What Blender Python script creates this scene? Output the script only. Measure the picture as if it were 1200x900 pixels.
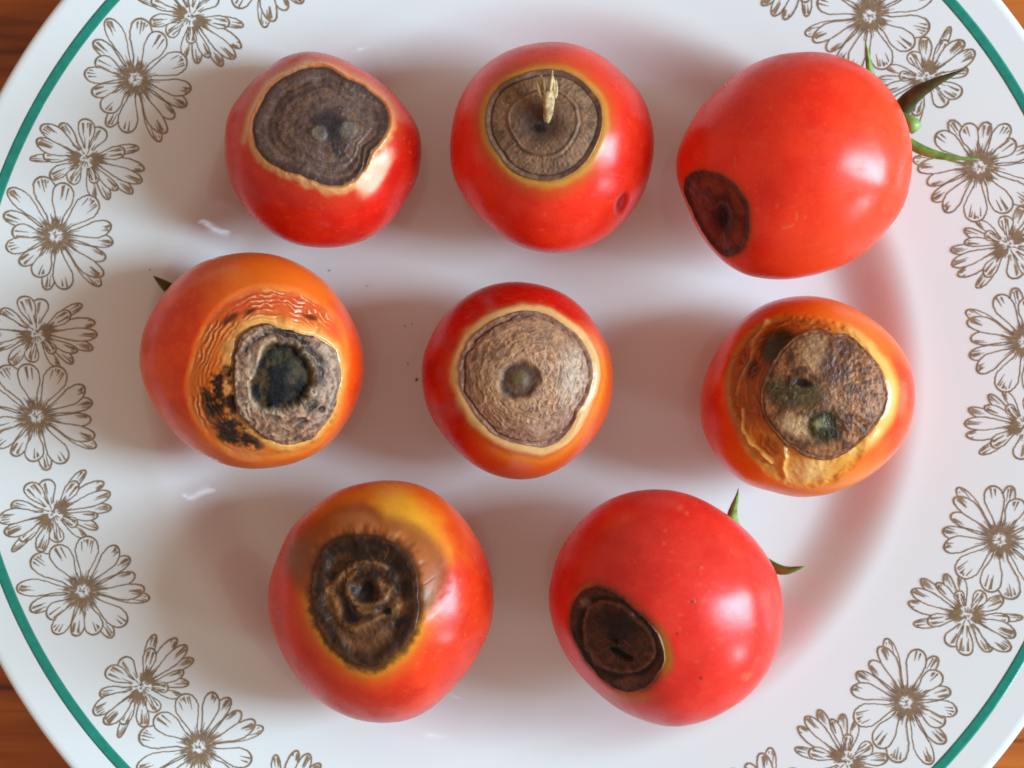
import bpy, math, random
import numpy as np

for o in list(bpy.data.objects):
    bpy.data.objects.remove(o)
scene = bpy.context.scene
COL = scene.collection
MM = 0.001

# ------------------------------------------------------------------ camera
CAM = np.array([-0.0043, -0.0013, 0.45])     # looks straight down at the plate
FPX = 2242.0                                 # focal length in pixels of a 1200 px wide frame
cam_d = bpy.data.cameras.new('camera')
cam_d.sensor_width = 36.0
cam_d.lens = 36.0 * FPX / 1200.0
cam_d.clip_start = 0.02
cam_d.clip_end = 20.0
cam_d.dof.use_dof = True
cam_d.dof.focus_distance = 0.412
cam_d.dof.aperture_fstop = 12.0
cam = bpy.data.objects.new('camera', cam_d)
cam.location = CAM
COL.objects.link(cam)
scene.camera = cam

# ------------------------------------------------------------------ room light
world = bpy.data.worlds.new('World')
scene.world = world
world.use_nodes = True
wn = world.node_tree.nodes
wn['Background'].inputs['Color'].default_value = (1.0, 0.79, 0.62, 1)
wn['Background'].inputs['Strength'].default_value = 0.42

def window_light(name, az, el, dist, w, h, power, color):
    d = bpy.data.lights.new(name, 'AREA')
    d.shape = 'RECTANGLE'
    d.size = w
    d.size_y = h
    d.energy = power
    d.color = color
    o = bpy.data.objects.new(name, d)
    a, e = math.radians(az), math.radians(el)
    o.location = (dist*math.cos(e)*math.cos(a), dist*math.cos(e)*math.sin(a), dist*math.sin(e))
    # stands upright like a window pane, facing the table
    o.rotation_euler = (math.radians(90), 0, math.radians(90) + a)
    COL.objects.link(o)
    return o

window_light('window_light', -1, 31, 1.15, 0.36, 0.84, 31.0, (0.58, 0.82, 1.0))
window_light('window_light', -31, 14, 1.15, 0.10, 0.20, 2.4, (0.6, 0.84, 1.0))

vs = scene.view_settings
vs.view_transform = 'Standard'
vs.look = 'None'
vs.exposure = 0.0
vs.gamma = 1.0
vs.use_curve_mapping = False
scene.cycles.max_bounces = 8
scene.cycles.use_denoising = True

# ------------------------------------------------------------------ helpers
def lin(c):
    c = np.asarray(c, float) / 255.0
    return np.where(c <= 0.04045, c / 12.92, ((c + 0.055) / 1.055) ** 2.4)

def sstep(a, b, x):
    t = np.clip((x - a) / (b - a), 0, 1)
    return t * t * (3 - 2 * t)

def hash3(ix, iy, iz, seed):
    h = (ix.astype(np.uint32) * np.uint32(374761393) + iy.astype(np.uint32) * np.uint32(668265263)
         + iz.astype(np.uint32) * np.uint32(2147483647) + np.uint32(seed * 1274126177 & 0xffffffff))
    h = (h ^ (h >> np.uint32(13))) * np.uint32(1274126177)
    h = (h ^ (h >> np.uint32(15))) * np.uint32(2246822519)
    h = h ^ (h >> np.uint32(16))
    return h.astype(np.float64) / 4294967295.0

def vnoise(p, seed=0):
    i = np.floor(p).astype(np.int64)
    f = p - i
    f = f * f * f * (f * (f * 6 - 15) + 10)
    r = 0
    for dx in (0, 1):
        wx = f[:, 0] if dx else 1 - f[:, 0]
        for dy in (0, 1):
            wy = f[:, 1] if dy else 1 - f[:, 1]
            for dz in (0, 1):
                wz = f[:, 2] if dz else 1 - f[:, 2]
                r = r + wx * wy * wz * hash3(i[:, 0] + dx, i[:, 1] + dy, i[:, 2] + dz, seed)
    return r * 2 - 1

ROT = np.array([[0.36, 0.48, -0.8], [-0.8, 0.6, 0.0], [0.48, 0.64, 0.6]])
def fbm(p, oct=3, seed=0):
    r, a, s = 0, 1.0, 0
    p = np.asarray(p, float)
    for k in range(oct):
        r = r + a * vnoise(p, seed + 17 * k)
        s += a
        a *= 0.5
        p = (p @ ROT.T) * 2.03 + 5.2
    return r / s

def ridged(p, oct=2, seed=0):
    r, a, s = 0, 1.0, 0
    for k in range(oct):
        n = 1 - np.abs(vnoise(p, seed + 31 * k)) * 2
        r = r + a * n
        s += a
        a *= 0.5
        p = (p @ ROT.T) * 2.1 + 3.7
    return r / s

def link(o, parent=None):
    COL.objects.link(o)
    if parent is not None:
        o.parent = parent
    return o

def mesh_obj(name, V, F, mat, parent=None, smooth=True):
    me = bpy.data.meshes.new(name)
    me.from_pydata([tuple(v) for v in V], [], [tuple(int(i) for i in f) for f in F])
    me.update()
    if smooth:
        me.polygons.foreach_set('use_smooth', [True] * len(me.polygons))
    me.materials.append(mat)
    o = bpy.data.objects.new(name, me)
    return link(o, parent)

def tag(o, label=None, cat=None, group=None, kind=None):
    if label: o['label'] = label
    if cat: o['category'] = cat
    if group: o['group'] = group
    if kind: o['kind'] = kind
    return o

def new_mat(name):
    m = bpy.data.materials.new(name)
    m.use_nodes = True
    nt = m.node_tree
    return m, nt, nt.nodes['Principled BSDF']

def N(nt, kind, **inp):
    n = nt.nodes.new(kind)
    for k, v in inp.items():
        n.inputs[k].default_value = v
    return n

# ------------------------------------------------------------------ materials
def porcelain():
    m, nt, b = new_mat('glazed_white_porcelain')
    b.inputs['Base Color'].default_value = (0.80, 0.80, 0.785, 1)
    b.inputs['Roughness'].default_value = 0.09
    b.inputs['IOR'].default_value = 1.6
    tc = nt.nodes.new('ShaderNodeTexCoord')
    n2 = N(nt, 'ShaderNodeTexNoise', Scale=90.0, Detail=4.0)
    nt.links.new(tc.outputs['Object'], n2.inputs['Vector'])
    mr = N(nt, 'ShaderNodeMapRange', **{'From Min': 0.3, 'From Max': 0.8, 'To Min': 0.03, 'To Max': 0.08})
    nt.links.new(n2.outputs['Fac'], mr.inputs['Value'])
    nt.links.new(mr.outputs['Result'], b.inputs['Roughness'])
    return m

def print_mat(name, rgb, metallic, rough, vary):
    m, nt, b = new_mat(name)
    tc = nt.nodes.new('ShaderNodeTexCoord')
    n = N(nt, 'ShaderNodeTexNoise', Scale=420.0, Detail=3.0)
    nt.links.new(tc.outputs['Object'], n.inputs['Vector'])
    cr = nt.nodes.new('ShaderNodeValToRGB')
    c = np.array(rgb)
    cr.color_ramp.elements[0].position = 0.3
    cr.color_ramp.elements[1].position = 0.75
    cr.color_ramp.elements[0].color = (*(c * (1 - vary)), 1)
    cr.color_ramp.elements[1].color = (*np.clip(c * (1 + vary), 0, 1), 1)
    nt.links.new(n.outputs['Fac'], cr.inputs['Fac'])
    nt.links.new(cr.outputs['Color'], b.inputs['Base Color'])
    b.inputs['Metallic'].default_value = metallic
    b.inputs['Roughness'].default_value = rough
    return m

def wood():
    m, nt, b = new_mat('varnished_wood')
    tc = nt.nodes.new('ShaderNodeTexCoord')
    mp = nt.nodes.new('ShaderNodeMapping')
    mp.inputs['Scale'].default_value = (6.0, 75.0, 30.0)
    mp.inputs['Rotation'].default_value = (0, 0, math.radians(-4))
    nt.links.new(tc.outputs['Object'], mp.inputs['Vector'])
    n = N(nt, 'ShaderNodeTexNoise', Scale=1.4, Detail=5.0, Roughness=0.6, Distortion=0.6)
    nt.links.new(mp.outputs['Vector'], n.inputs['Vector'])
    cr = nt.nodes.new('ShaderNodeValToRGB')
    e = cr.color_ramp.elements
    e[0].position = 0.28
    e[0].color = (*lin((104, 44, 8)), 1)
    e[1].position = 0.72
    e[1].color = (*lin((210, 118, 44)), 1)
    k = cr.color_ramp.elements.new(0.47)
    k.color = (*lin((172, 84, 22)), 1)
    nt.links.new(n.outputs['Fac'], cr.inputs['Fac'])
    # thin dark grain lines
    mp2 = nt.nodes.new('ShaderNodeMapping')
    mp2.inputs['Scale'].default_value = (3.0, 160.0, 30.0)
    mp2.inputs['Rotation'].default_value = (0, 0, math.radians(-5))
    nt.links.new(tc.outputs['Object'], mp2.inputs['Vector'])
    n2 = N(nt, 'ShaderNodeTexNoise', Scale=1.0, Detail=3.0, Distortion=0.4)
    nt.links.new(mp2.outputs['Vector'], n2.inputs['Vector'])
    mr = N(nt, 'ShaderNodeMapRange', **{'From Min': 0.34, 'From Max': 0.44, 'To Min': 0.45, 'To Max': 1.0})
    nt.links.new(n2.outputs['Fac'], mr.inputs['Value'])
    mx = nt.nodes.new('ShaderNodeMix')
    mx.data_type = 'RGBA'
    mx.blend_type = 'MULTIPLY'
    mx.inputs['Factor'].default_value = 1.0
    nt.links.new(cr.outputs['Color'], mx.inputs[6])
    nt.links.new(mr.outputs['Result'], mx.inputs[7])
    nt.links.new(mx.outputs[2], b.inputs['Base Color'])
    b.inputs['Roughness'].default_value = 0.32
    bp = N(nt, 'ShaderNodeBump', Strength=0.35, Distance=0.0006)
    nt.links.new(n2.outputs['Fac'], bp.inputs['Height'])
    nt.links.new(bp.outputs['Normal'], b.inputs['Normal'])
    return m

def fruit_mat(name, skin):
    m, nt, b = new_mat(name)
    ac = nt.nodes.new('ShaderNodeAttribute')
    ac.attribute_name = 'tint'
    ar = nt.nodes.new('ShaderNodeAttribute')
    ar.attribute_name = 'gloss'
    tc = nt.nodes.new('ShaderNodeTexCoord')
    n = N(nt, 'ShaderNodeTexNoise', Scale=1200.0 if skin else 2600.0, Detail=2.0)
    nt.links.new(tc.outputs['Object'], n.inputs['Vector'])
    lo, hi = (0.96, 1.04) if skin else (0.90, 1.10)
    mr = N(nt, 'ShaderNodeMapRange', **{'From Min': 0.3, 'From Max': 0.7, 'To Min': lo, 'To Max': hi})
    nt.links.new(n.outputs['Fac'], mr.inputs['Value'])
    mx = nt.nodes.new('ShaderNodeMix')
    mx.data_type = 'RGBA'
    mx.blend_type = 'MULTIPLY'
    mx.inputs['Factor'].default_value = 1.0
    nt.links.new(ac.outputs['Color'], mx.inputs[6])
    nt.links.new(mr.outputs['Result'], mx.inputs[7])
    nt.links.new(mx.outputs[2], b.inputs['Base Color'])
    nt.links.new(ar.outputs['Fac'], b.inputs['Roughness'])
    b.inputs['IOR'].default_value = 1.42
    if skin:
        b.inputs['Subsurface Weight'].default_value = 0.22
        b.inputs['Subsurface Radius'].default_value = (1.0, 0.28, 0.10)
        b.inputs['Subsurface Scale'].default_value = 0.0025
        bp = N(nt, 'ShaderNodeBump', Strength=0.03, Distance=0.0003)
    else:
        b.inputs['Specular IOR Level'].default_value = 0.28
        bp = N(nt, 'ShaderNodeBump', Strength=0.22, Distance=0.0003)
    nt.links.new(n.outputs['Fac'], bp.inputs['Height'])
    nt.links.new(bp.outputs['Normal'], b.inputs['Normal'])
    return m

def plain_mat(name, c1, c2, rough, scale, bump=0.3):
    m, nt, b = new_mat(name)
    tc = nt.nodes.new('ShaderNodeTexCoord')
    n = N(nt, 'ShaderNodeTexNoise', Scale=scale, Detail=4.0)
    nt.links.new(tc.outputs['Object'], n.inputs['Vector'])
    cr = nt.nodes.new('ShaderNodeValToRGB')
    cr.color_ramp.elements[0].position = 0.35
    cr.color_ramp.elements[1].position = 0.68
    cr.color_ramp.elements[0].color = (*lin(c1), 1)
    cr.color_ramp.elements[1].color = (*lin(c2), 1)
    nt.links.new(n.outputs['Fac'], cr.inputs['Fac'])
    nt.links.new(cr.outputs['Color'], b.inputs['Base Color'])
    b.inputs['Roughness'].default_value = rough
    bp = N(nt, 'ShaderNodeBump', Strength=bump, Distance=0.0003)
    nt.links.new(n.outputs['Fac'], bp.inputs['Height'])
    nt.links.new(bp.outputs['Normal'], b.inputs['Normal'])
    return m

M_PLATE = porcelain()
M_LINE = print_mat('bronze_print', (0.31, 0.20, 0.115), 0.25, 0.38, 0.30)
M_BAND = print_mat('teal_band', (0.012, 0.24, 0.17), 0.0, 0.16, 0.15)
M_WOOD = wood()
M_SKIN = fruit_mat('tomato_skin', True)
M_ROT = fruit_mat('rotten_tissue', False)
M_GREEN = plain_mat('sepal_green', (84, 122, 42), (138, 168, 82), 0.5, 500)
M_DARKGREEN = plain_mat('dried_sepal', (56, 58, 24), (96, 96, 46), 0.6, 300)
M_PALEGREEN = plain_mat('stalk_green', (104, 140, 56), (140, 168, 84), 0.45, 300)
M_STRAW = plain_mat('dry_straw', (150, 108, 66), (222, 190, 138), 0.75, 700, 0.8)
M_CRUMB = plain_mat('dark_crumb', (26, 16, 12), (52, 34, 24), 0.8, 900)

# ------------------------------------------------------------------ table
def build_table():
    # varnished board under the plate, edges rounded
    L, W, T, r = 0.42, 0.36, 0.022, 0.003
    prof = [(-T, 0.0), (-r, 0.0), (-r*0.3, r*0.3), (0.0, r)]
    V, F = [], []
    for z, ins in prof:
        for sx, sy in ((-1, -1), (1, -1), (1, 1), (-1, 1)):
            V.append((sx * (L/2 - ins), sy * (W/2 - ins), z))
    for k in range(len(prof) - 1):
        for j in range(4):
            F.append((k*4 + j, k*4 + (j+1) % 4, (k+1)*4 + (j+1) % 4, (k+1)*4 + j))
    n = (len(prof) - 1) * 4
    F.append((n, n+1, n+2, n+3))
    F.append((3, 2, 1, 0))
    o = mesh_obj('table', V, F, M_WOOD, smooth=False)
    tag(o, 'orange brown varnished wooden table under the plate', None, kind='structure')
build_table()

# ------------------------------------------------------------------ plate
def plate_z(r):                                   # radius in mm -> top surface height in mm
    r = np.clip(np.asarray(r, float), 0, 133.6)
    t = np.clip((r - 71.0) / 20.0, 0, 1)
    well = 7.1 * t**3 * (t * (t * 6 - 15) + 10)    # smooth step up from the flat well
    x = (r - 88.0) / 2.5
    rim = 0.178 * 2.5 * np.log1p(np.exp(np.clip(x, -40, 40)))
    return 5.2 + well + rim

def lathe(name, prof, mat, parent=None, seg=256, close_axis=False):
    V, F = [], []
    n = len(prof)
    cs = [(math.cos(2*math.pi*j/seg), math.sin(2*math.pi*j/seg)) for j in range(seg)]
    start = 0
    if close_axis:
        V.append((0, 0, prof[0][1] * MM))
        start = 1
    rows = []
    for (r, z) in prof[start:]:
        base = len(V)
        rows.append(base)
        for c, s in cs:
            V.append((r*MM*c, r*MM*s, z*MM))
    if close_axis:
        for j in range(seg):
            F.append((0, rows[0] + j, rows[0] + (j+1) % seg))
    for a, b in zip(rows[:-1], rows[1:]):
        for j in range(seg):
            k = (j+1) % seg
            F.append((a + j, b + j, b + k, a + k))
    return mesh_obj(name, V, F, mat, parent)

def build_plate():
    top = [(0.0, 5.2)] + [(r, float(plate_z(r))) for r in np.concatenate([np.linspace(10, 66, 8), np.linspace(68, 95, 64), np.linspace(96.5, 133.6, 34)])]
    lip = [(134.6, 20.6), (135.3, 20.4), (135.6, 20.0), (135.5, 19.5), (134.8, 18.9), (133.4, 18.3)]
    under = [(r, float(plate_z(r)) - 3.0) for r in (128, 118, 106, 96, 90, 86, 83)]
    foot = [(80, 3.2), (78.5, 1.0), (77.5, 0.05), (75.5, 0.05), (74.8, 1.0), (74, 2.0), (60, 2.2), (5, 2.2), (0.01, 2.2)]
    root = bpy.data.objects.new('plate', None)
    link(root)
    tag(root, 'round glossy white plate with bronze daisy print and teal rim line', 'plate')
    lathe('dish', top + lip + under + foot, M_PLATE, root, 320, True)
    band = [(r, float(plate_z(r)) + 0.04) for r in np.linspace(125.8, 128.1, 6)]
    band = [(band[0][0], band[0][1] - 0.03)] + band + [(band[-1][0], band[-1][1] - 0.03)]
    lathe('rim_line', band, M_BAND, root, 320)
    return root
PLATE = build_plate()

# ---- printed daisies: line drawings that follow the rim
PXMM = 0.1925                                      # one photo pixel on the rim, in mm
KZ = 0.2444 * PXMM
PETALS_A = [(-305,-20,78), (-240,85,66), (-158,122,74), (-125,200,74), (-30,212,62), (65,207,84), (142,222,62), (207,157,88),
            (312,40,60), (288,-2,72), (242,-76,62), (217,-156,66), (157,-212,76), (22,-262,104), (-135,-217,98), (-237,-162,104)]
PETALS_B = [(145,-205,46), (108,-150,58), (232,-147,52), (262,-95,62), (268,-22,50), (205,14,44), (205,76,44), (110,55,46), (152,116,36),
            (22,138,66), (-60,182,58), (-188,178,36), (-150,128,58), (-222,92,64), (-252,26,72), (-192,-46,62), (-122,-142,78), (-35,-162,78)]
FRONT_A = [0, 13, 14, 3, 5, 7, 9, 12, 2, 10, 11, 15, 1, 4, 6, 8]
FRONT_B = [9, 7, 5, 3, 1, 16, 17, 14, 10, 13, 15, 2, 4, 6, 8, 12, 0, 11]

def petal_outline(tip, w, r0, rnd):
    L = math.hypot(*tip)
    ax = np.array(tip) / L
    ay = np.array([-ax[1], ax[0]])
    ln = L - r0
    bend = rnd.uniform(-0.05, 0.05) * ln
    skew = rnd.uniform(-0.25, 0.25)
    left, right = [], []
    for k in range(19):
        t = k / 18
        tt = 1 - (1 - t) ** 1.6
        if tt < 0.66:
            u = tt / 0.66
            hw = 0.5 * w * (0.30 + 0.70 * u * u * (3 - 2 * u) ** 1.0)
        else:
            hw = 0.5 * w * math.sqrt(max(0.0, 1 - ((tt - 0.66) / 0.34) ** 2.2))
        c = ax * (r0 + ln * tt) + ay * (bend * 4 * tt * (1 - tt))
        wob = 1 + rnd.uniform(-0.05, 0.05)
        left.append(c + ay * hw * wob + ax * hw * skew * (0.5 if tt > 0.7 else 0))
        right.append(c - ay * hw * wob - ax * hw * skew * (0.5 if tt > 0.7 else 0))
    return np.array(left + right[::-1]), ax, ay, ln, r0

def inside(poly, p):
    x, y = p
    c = False
    j = len(poly) - 1
    for i in range(len(poly)):
        xi, yi = poly[i]; xj, yj = poly[j]
        if (yi > y) != (yj > y) and x < (xj - xi) * (y - yi) / (yj - yi) + xi:
            c = not c
        j = i
    return c

def flower_strokes(petals, order, rdisc, elong, seed):
    rnd = random.Random(seed)
    drawn, strokes = [], []
    for k in order:
        dx, dy, w = petals[k]
        out, ax, ay, ln, r0 = petal_outline((dx, -dy), w * 1.02, rdisc * 0.80, rnd)
        dens = []
        for a, b in zip(out[:-1], out[1:]):
            dens += [a, (a + b) / 2]
        dens.append(out[-1])
        seg = []
        for i, p in enumerate(dens):
            hid = any(inside(q, p) for q in drawn)
            if hid:
                if len(seg) > 1: strokes.append(seg)
                seg = []
            else:
                u = i / (len(dens) - 1)
                wid = 6.0 + 4.0 * math.exp(-((u - 0.5) / 0.14) ** 2) + rnd.uniform(-1, 1)
                seg.append((p, wid))
        if len(seg) > 1: strokes.append(seg)
        # hatching at the tip and by the disc
        L = r0 + ln
        for h in range(rnd.randint(3, 7)):
            s = rnd.uniform(-0.32, 0.32) * w
            t0, t1 = L - rnd.uniform(6, 14) - abs(s) * 0.5, L - rnd.uniform(28, 84)
            a = ax * t0 + ay * s
            b = ax * t1 + ay * s * 0.8
            if not any(inside(q, a) or inside(q, b) for q in drawn):
                strokes.append([(a, rnd.uniform(5, 10)), ((a + b) / 2, 5.0), (b, 2.0)])
        for h in range(2):
            s = rnd.uniform(-0.16, 0.16) * w
            a = ax * (r0 - 4) + ay * s
            b = ax * (r0 + rnd.uniform(22, 55)) + ay * s * 1.3
            strokes.append([(a, 6.0), (b, 2.0)])
        drawn.append(out)
    # hairy ring round a pale eye
    ang, ex = elong
    ca, sa = math.cos(ang), math.sin(ang)
    for h in range(84):
        t = 2 * math.pi * (h + rnd.uniform(-0.4, 0.4)) / 84
        ra = rnd.uniform(0.26, 0.46) * rdisc
        rb = rnd.uniform(0.72, 1.12) * rdisc
        def e(r):
            x, y = r * math.cos(t) * ex, r * math.sin(t) / math.sqrt(ex)
            return np.array([x * ca - y * sa, x * sa + y * ca])
        sh = rnd.random()
        if ex > 1.2 and abs(math.sin(t)) > 0.8 and sh < 0.75:   # tilted flowers keep an open middle
            continue
        strokes.append([(e(ra), 3.0), (e((ra + rb) / 2), 5.0), (e(rb), 2.5)])
    for h in range(16):
        t = rnd.uniform(0, 6.28); r = rnd.uniform(0.0, 0.36) * rdisc
        p = np.array([r * math.cos(t), r * math.sin(t)])
        strokes.append([(p, 4.0), (p + np.array([rnd.uniform(-8, 8), rnd.uniform(4, 12)]), 3.0)])
    return strokes, drawn

def print_mesh(name, strokes, r0mm, rot):
    V, F = [], []
    cr, sr = math.cos(rot), math.sin(rot)
    for si, st in enumerate(strokes):
        n = len(st)
        P = np.array([p for p, w in st]) * KZ
        W = np.array([w for p, w in st]) * KZ
        T = np.gradient(P, axis=0)
        T /= np.maximum(np.linalg.norm(T, axis=1), 1e-9)[:, None]
        Nn = np.stack([-T[:, 1], T[:, 0]], 1)
        base = len(V)
        for p, w, nn in zip(P, W, Nn):
            for s in (1, -1):
                q = p + nn * w * 0.5 * s
                x, y = q[0]*cr - q[1]*sr, q[0]*sr + q[1]*cr
                x += r0mm
                z = float(plate_z(math.hypot(x, y))) + 0.02 + 0.0009 * (si % 120)
                V.append((x*MM, y*MM, z*MM))
        for i in range(n - 1):
            a = base + 2*i
            F.append((a, a+1, a+3, a+2))
    me = bpy.data.meshes.new(name)
    me.from_pydata(V, [], F)
    me.update()
    me.materials.append(M_LINE)
    for p in me.polygons:
        if p.normal.z < 0:
            p.flip()
    return me

def build_flowers():
    rA, rB, gap = 112.4, 112.4, 9.6
    sA, dA = flower_strokes(PETALS_A, FRONT_A, 84, (0.0, 1.0), 3)
    sB, dB = flower_strokes(PETALS_B, FRONT_B, 62, (math.radians(40), 1.5), 8)
    rotA, rotB = -math.radians(205.4), -math.radians(195.7)
    # the open daisy lies over its tilted neighbour: cut the lines it hides
    g = math.radians(gap)
    polysA = []
    for d in dA:
        q = d * KZ
        x = q[:, 0]*math.cos(rotA) - q[:, 1]*math.sin(rotA) + rA
        y = q[:, 0]*math.sin(rotA) + q[:, 1]*math.cos(rotA)
        X = x*math.cos(g) - y*math.sin(g) - rB
        Y = x*math.sin(g) + y*math.cos(g)
        polysA.append(np.stack([X*math.cos(-rotB) - Y*math.sin(-rotB), X*math.sin(-rotB) + Y*math.cos(-rotB)], 1) / KZ)
    cut = []
    for st in sB:
        seg = []
        for p, w in st:
            if any(inside(q, p) for q in polysA):
                if len(seg) > 1: cut.append(seg)
                seg = []
            else:
                seg.append((p, w))
        if len(seg) > 1: cut.append(seg)
    mA = print_mesh('printed_daisy', sA, rA, rotA)
    mB = print_mesh('printed_tilted_daisy', cut, rB, rotB)
    angs = [142.9, 163.3, 184.4, 205.4, 228.0, 249.6, 46.9, 25.2, 4.2, -19.0, -40.8, -61.6, 122.6, 103.6, 85.0, 66.4, 272.5]
    for a in angs:
        for me, d in ((mA, 0.0), (mB, -gap)):
            o = bpy.data.objects.new(me.name, me)
            o.rotation_euler = (0, 0, math.radians(a + d))
            link(o, PLATE)
build_flowers()

# ------------------------------------------------------------------ tomatoes
def project(P):
    d = CAM[2] - P[:, 2]
    return np.stack([600 + FPX * (P[:, 0] - CAM[0]) / d, 450 - FPX * (P[:, 1] - CAM[1]) / d], 1)

def unproject(px, py, z):
    d = CAM[2] - z
    return np.array([CAM[0] + (px - 600) * d / FPX, CAM[1] - (py - 450) * d / FPX, z])

def periodic(theta_pts, val_pts, theta, smooth=0):
    o = np.argsort(theta_pts)
    t, v = theta_pts[o], val_pts[o]
    g = np.linspace(-math.pi, math.pi, 720, endpoint=False)
    tt = np.concatenate([t - 2*math.pi, t, t + 2*math.pi])
    vv = np.concatenate([v, v, v])
    y = np.interp(g, tt, vv)
    if smooth:
        k = np.exp(-0.5 * (np.arange(-40, 41) / smooth) ** 2)
        k /= k.sum()
        y = np.convolve(np.concatenate([y[-40:], y, y[:40]]), k, 'valid')
    a = (theta + math.pi) % (2*math.pi) - math.pi
    return np.interp(a, np.concatenate([g, [math.pi]]), np.concatenate([y, y[:1]]))

class Field: pass

def stroke(F, pts, w):
    """soft mask along a polyline given in the same measured units as F.X, F.Y"""
    best = np.full(F.X.shape, 1e9)
    for (x0, y0), (x1, y1) in zip(pts[:-1], pts[1:]):
        dx, dy = x1 - x0, y1 - y0
        t = np.clip(((F.X - x0) * dx + (F.Y - y0) * dy) / (dx*dx + dy*dy + 1e-9), 0, 1)
        best = np.minimum(best, np.hypot(F.X - x0 - t*dx, F.Y - y0 - t*dy))
    return np.exp(-(best / w) ** 2) * F.up

def blob(F, cx, cy, rx, ry=None, rot=0, soft=0.35, warp=0.25):
    ry = ry or rx
    c, s = math.cos(math.radians(rot)), math.sin(math.radians(rot))
    x, y = F.X - cx, F.Y - cy
    u, v = (x*c + y*s) / rx, (-x*s + y*c) / ry
    d = np.hypot(u, v) + warp * F.n1
    return sstep(1 + soft, 1 - soft, d) * F.up

def region(F, poly, soft, warp=8.0):
    """inside-ness of a measured polygon: 1 inside, soft edge (units of X, Y), plus signed distance"""
    poly = np.array(poly, float)
    ctr = poly.mean(0)
    a = np.arctan2(poly[:, 1] - ctr[1], poly[:, 0] - ctr[0])
    r = np.hypot(poly[:, 1] - ctr[1], poly[:, 0] - ctr[0])
    th = np.arctan2(F.Y - ctr[1], F.X - ctr[0])
    R = periodic(a, r, th, 6)
    d = np.hypot(F.X - ctr[0], F.Y - ctr[1]) - R + warp * F.n2
    return sstep(soft, -soft, d) * F.up, d

def mix(c, rgb, m):
    m = np.clip(np.asarray(m), 0, 1)[:, None]
    return c * (1 - m) + np.array(rgb, float)[None] * m

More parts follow.
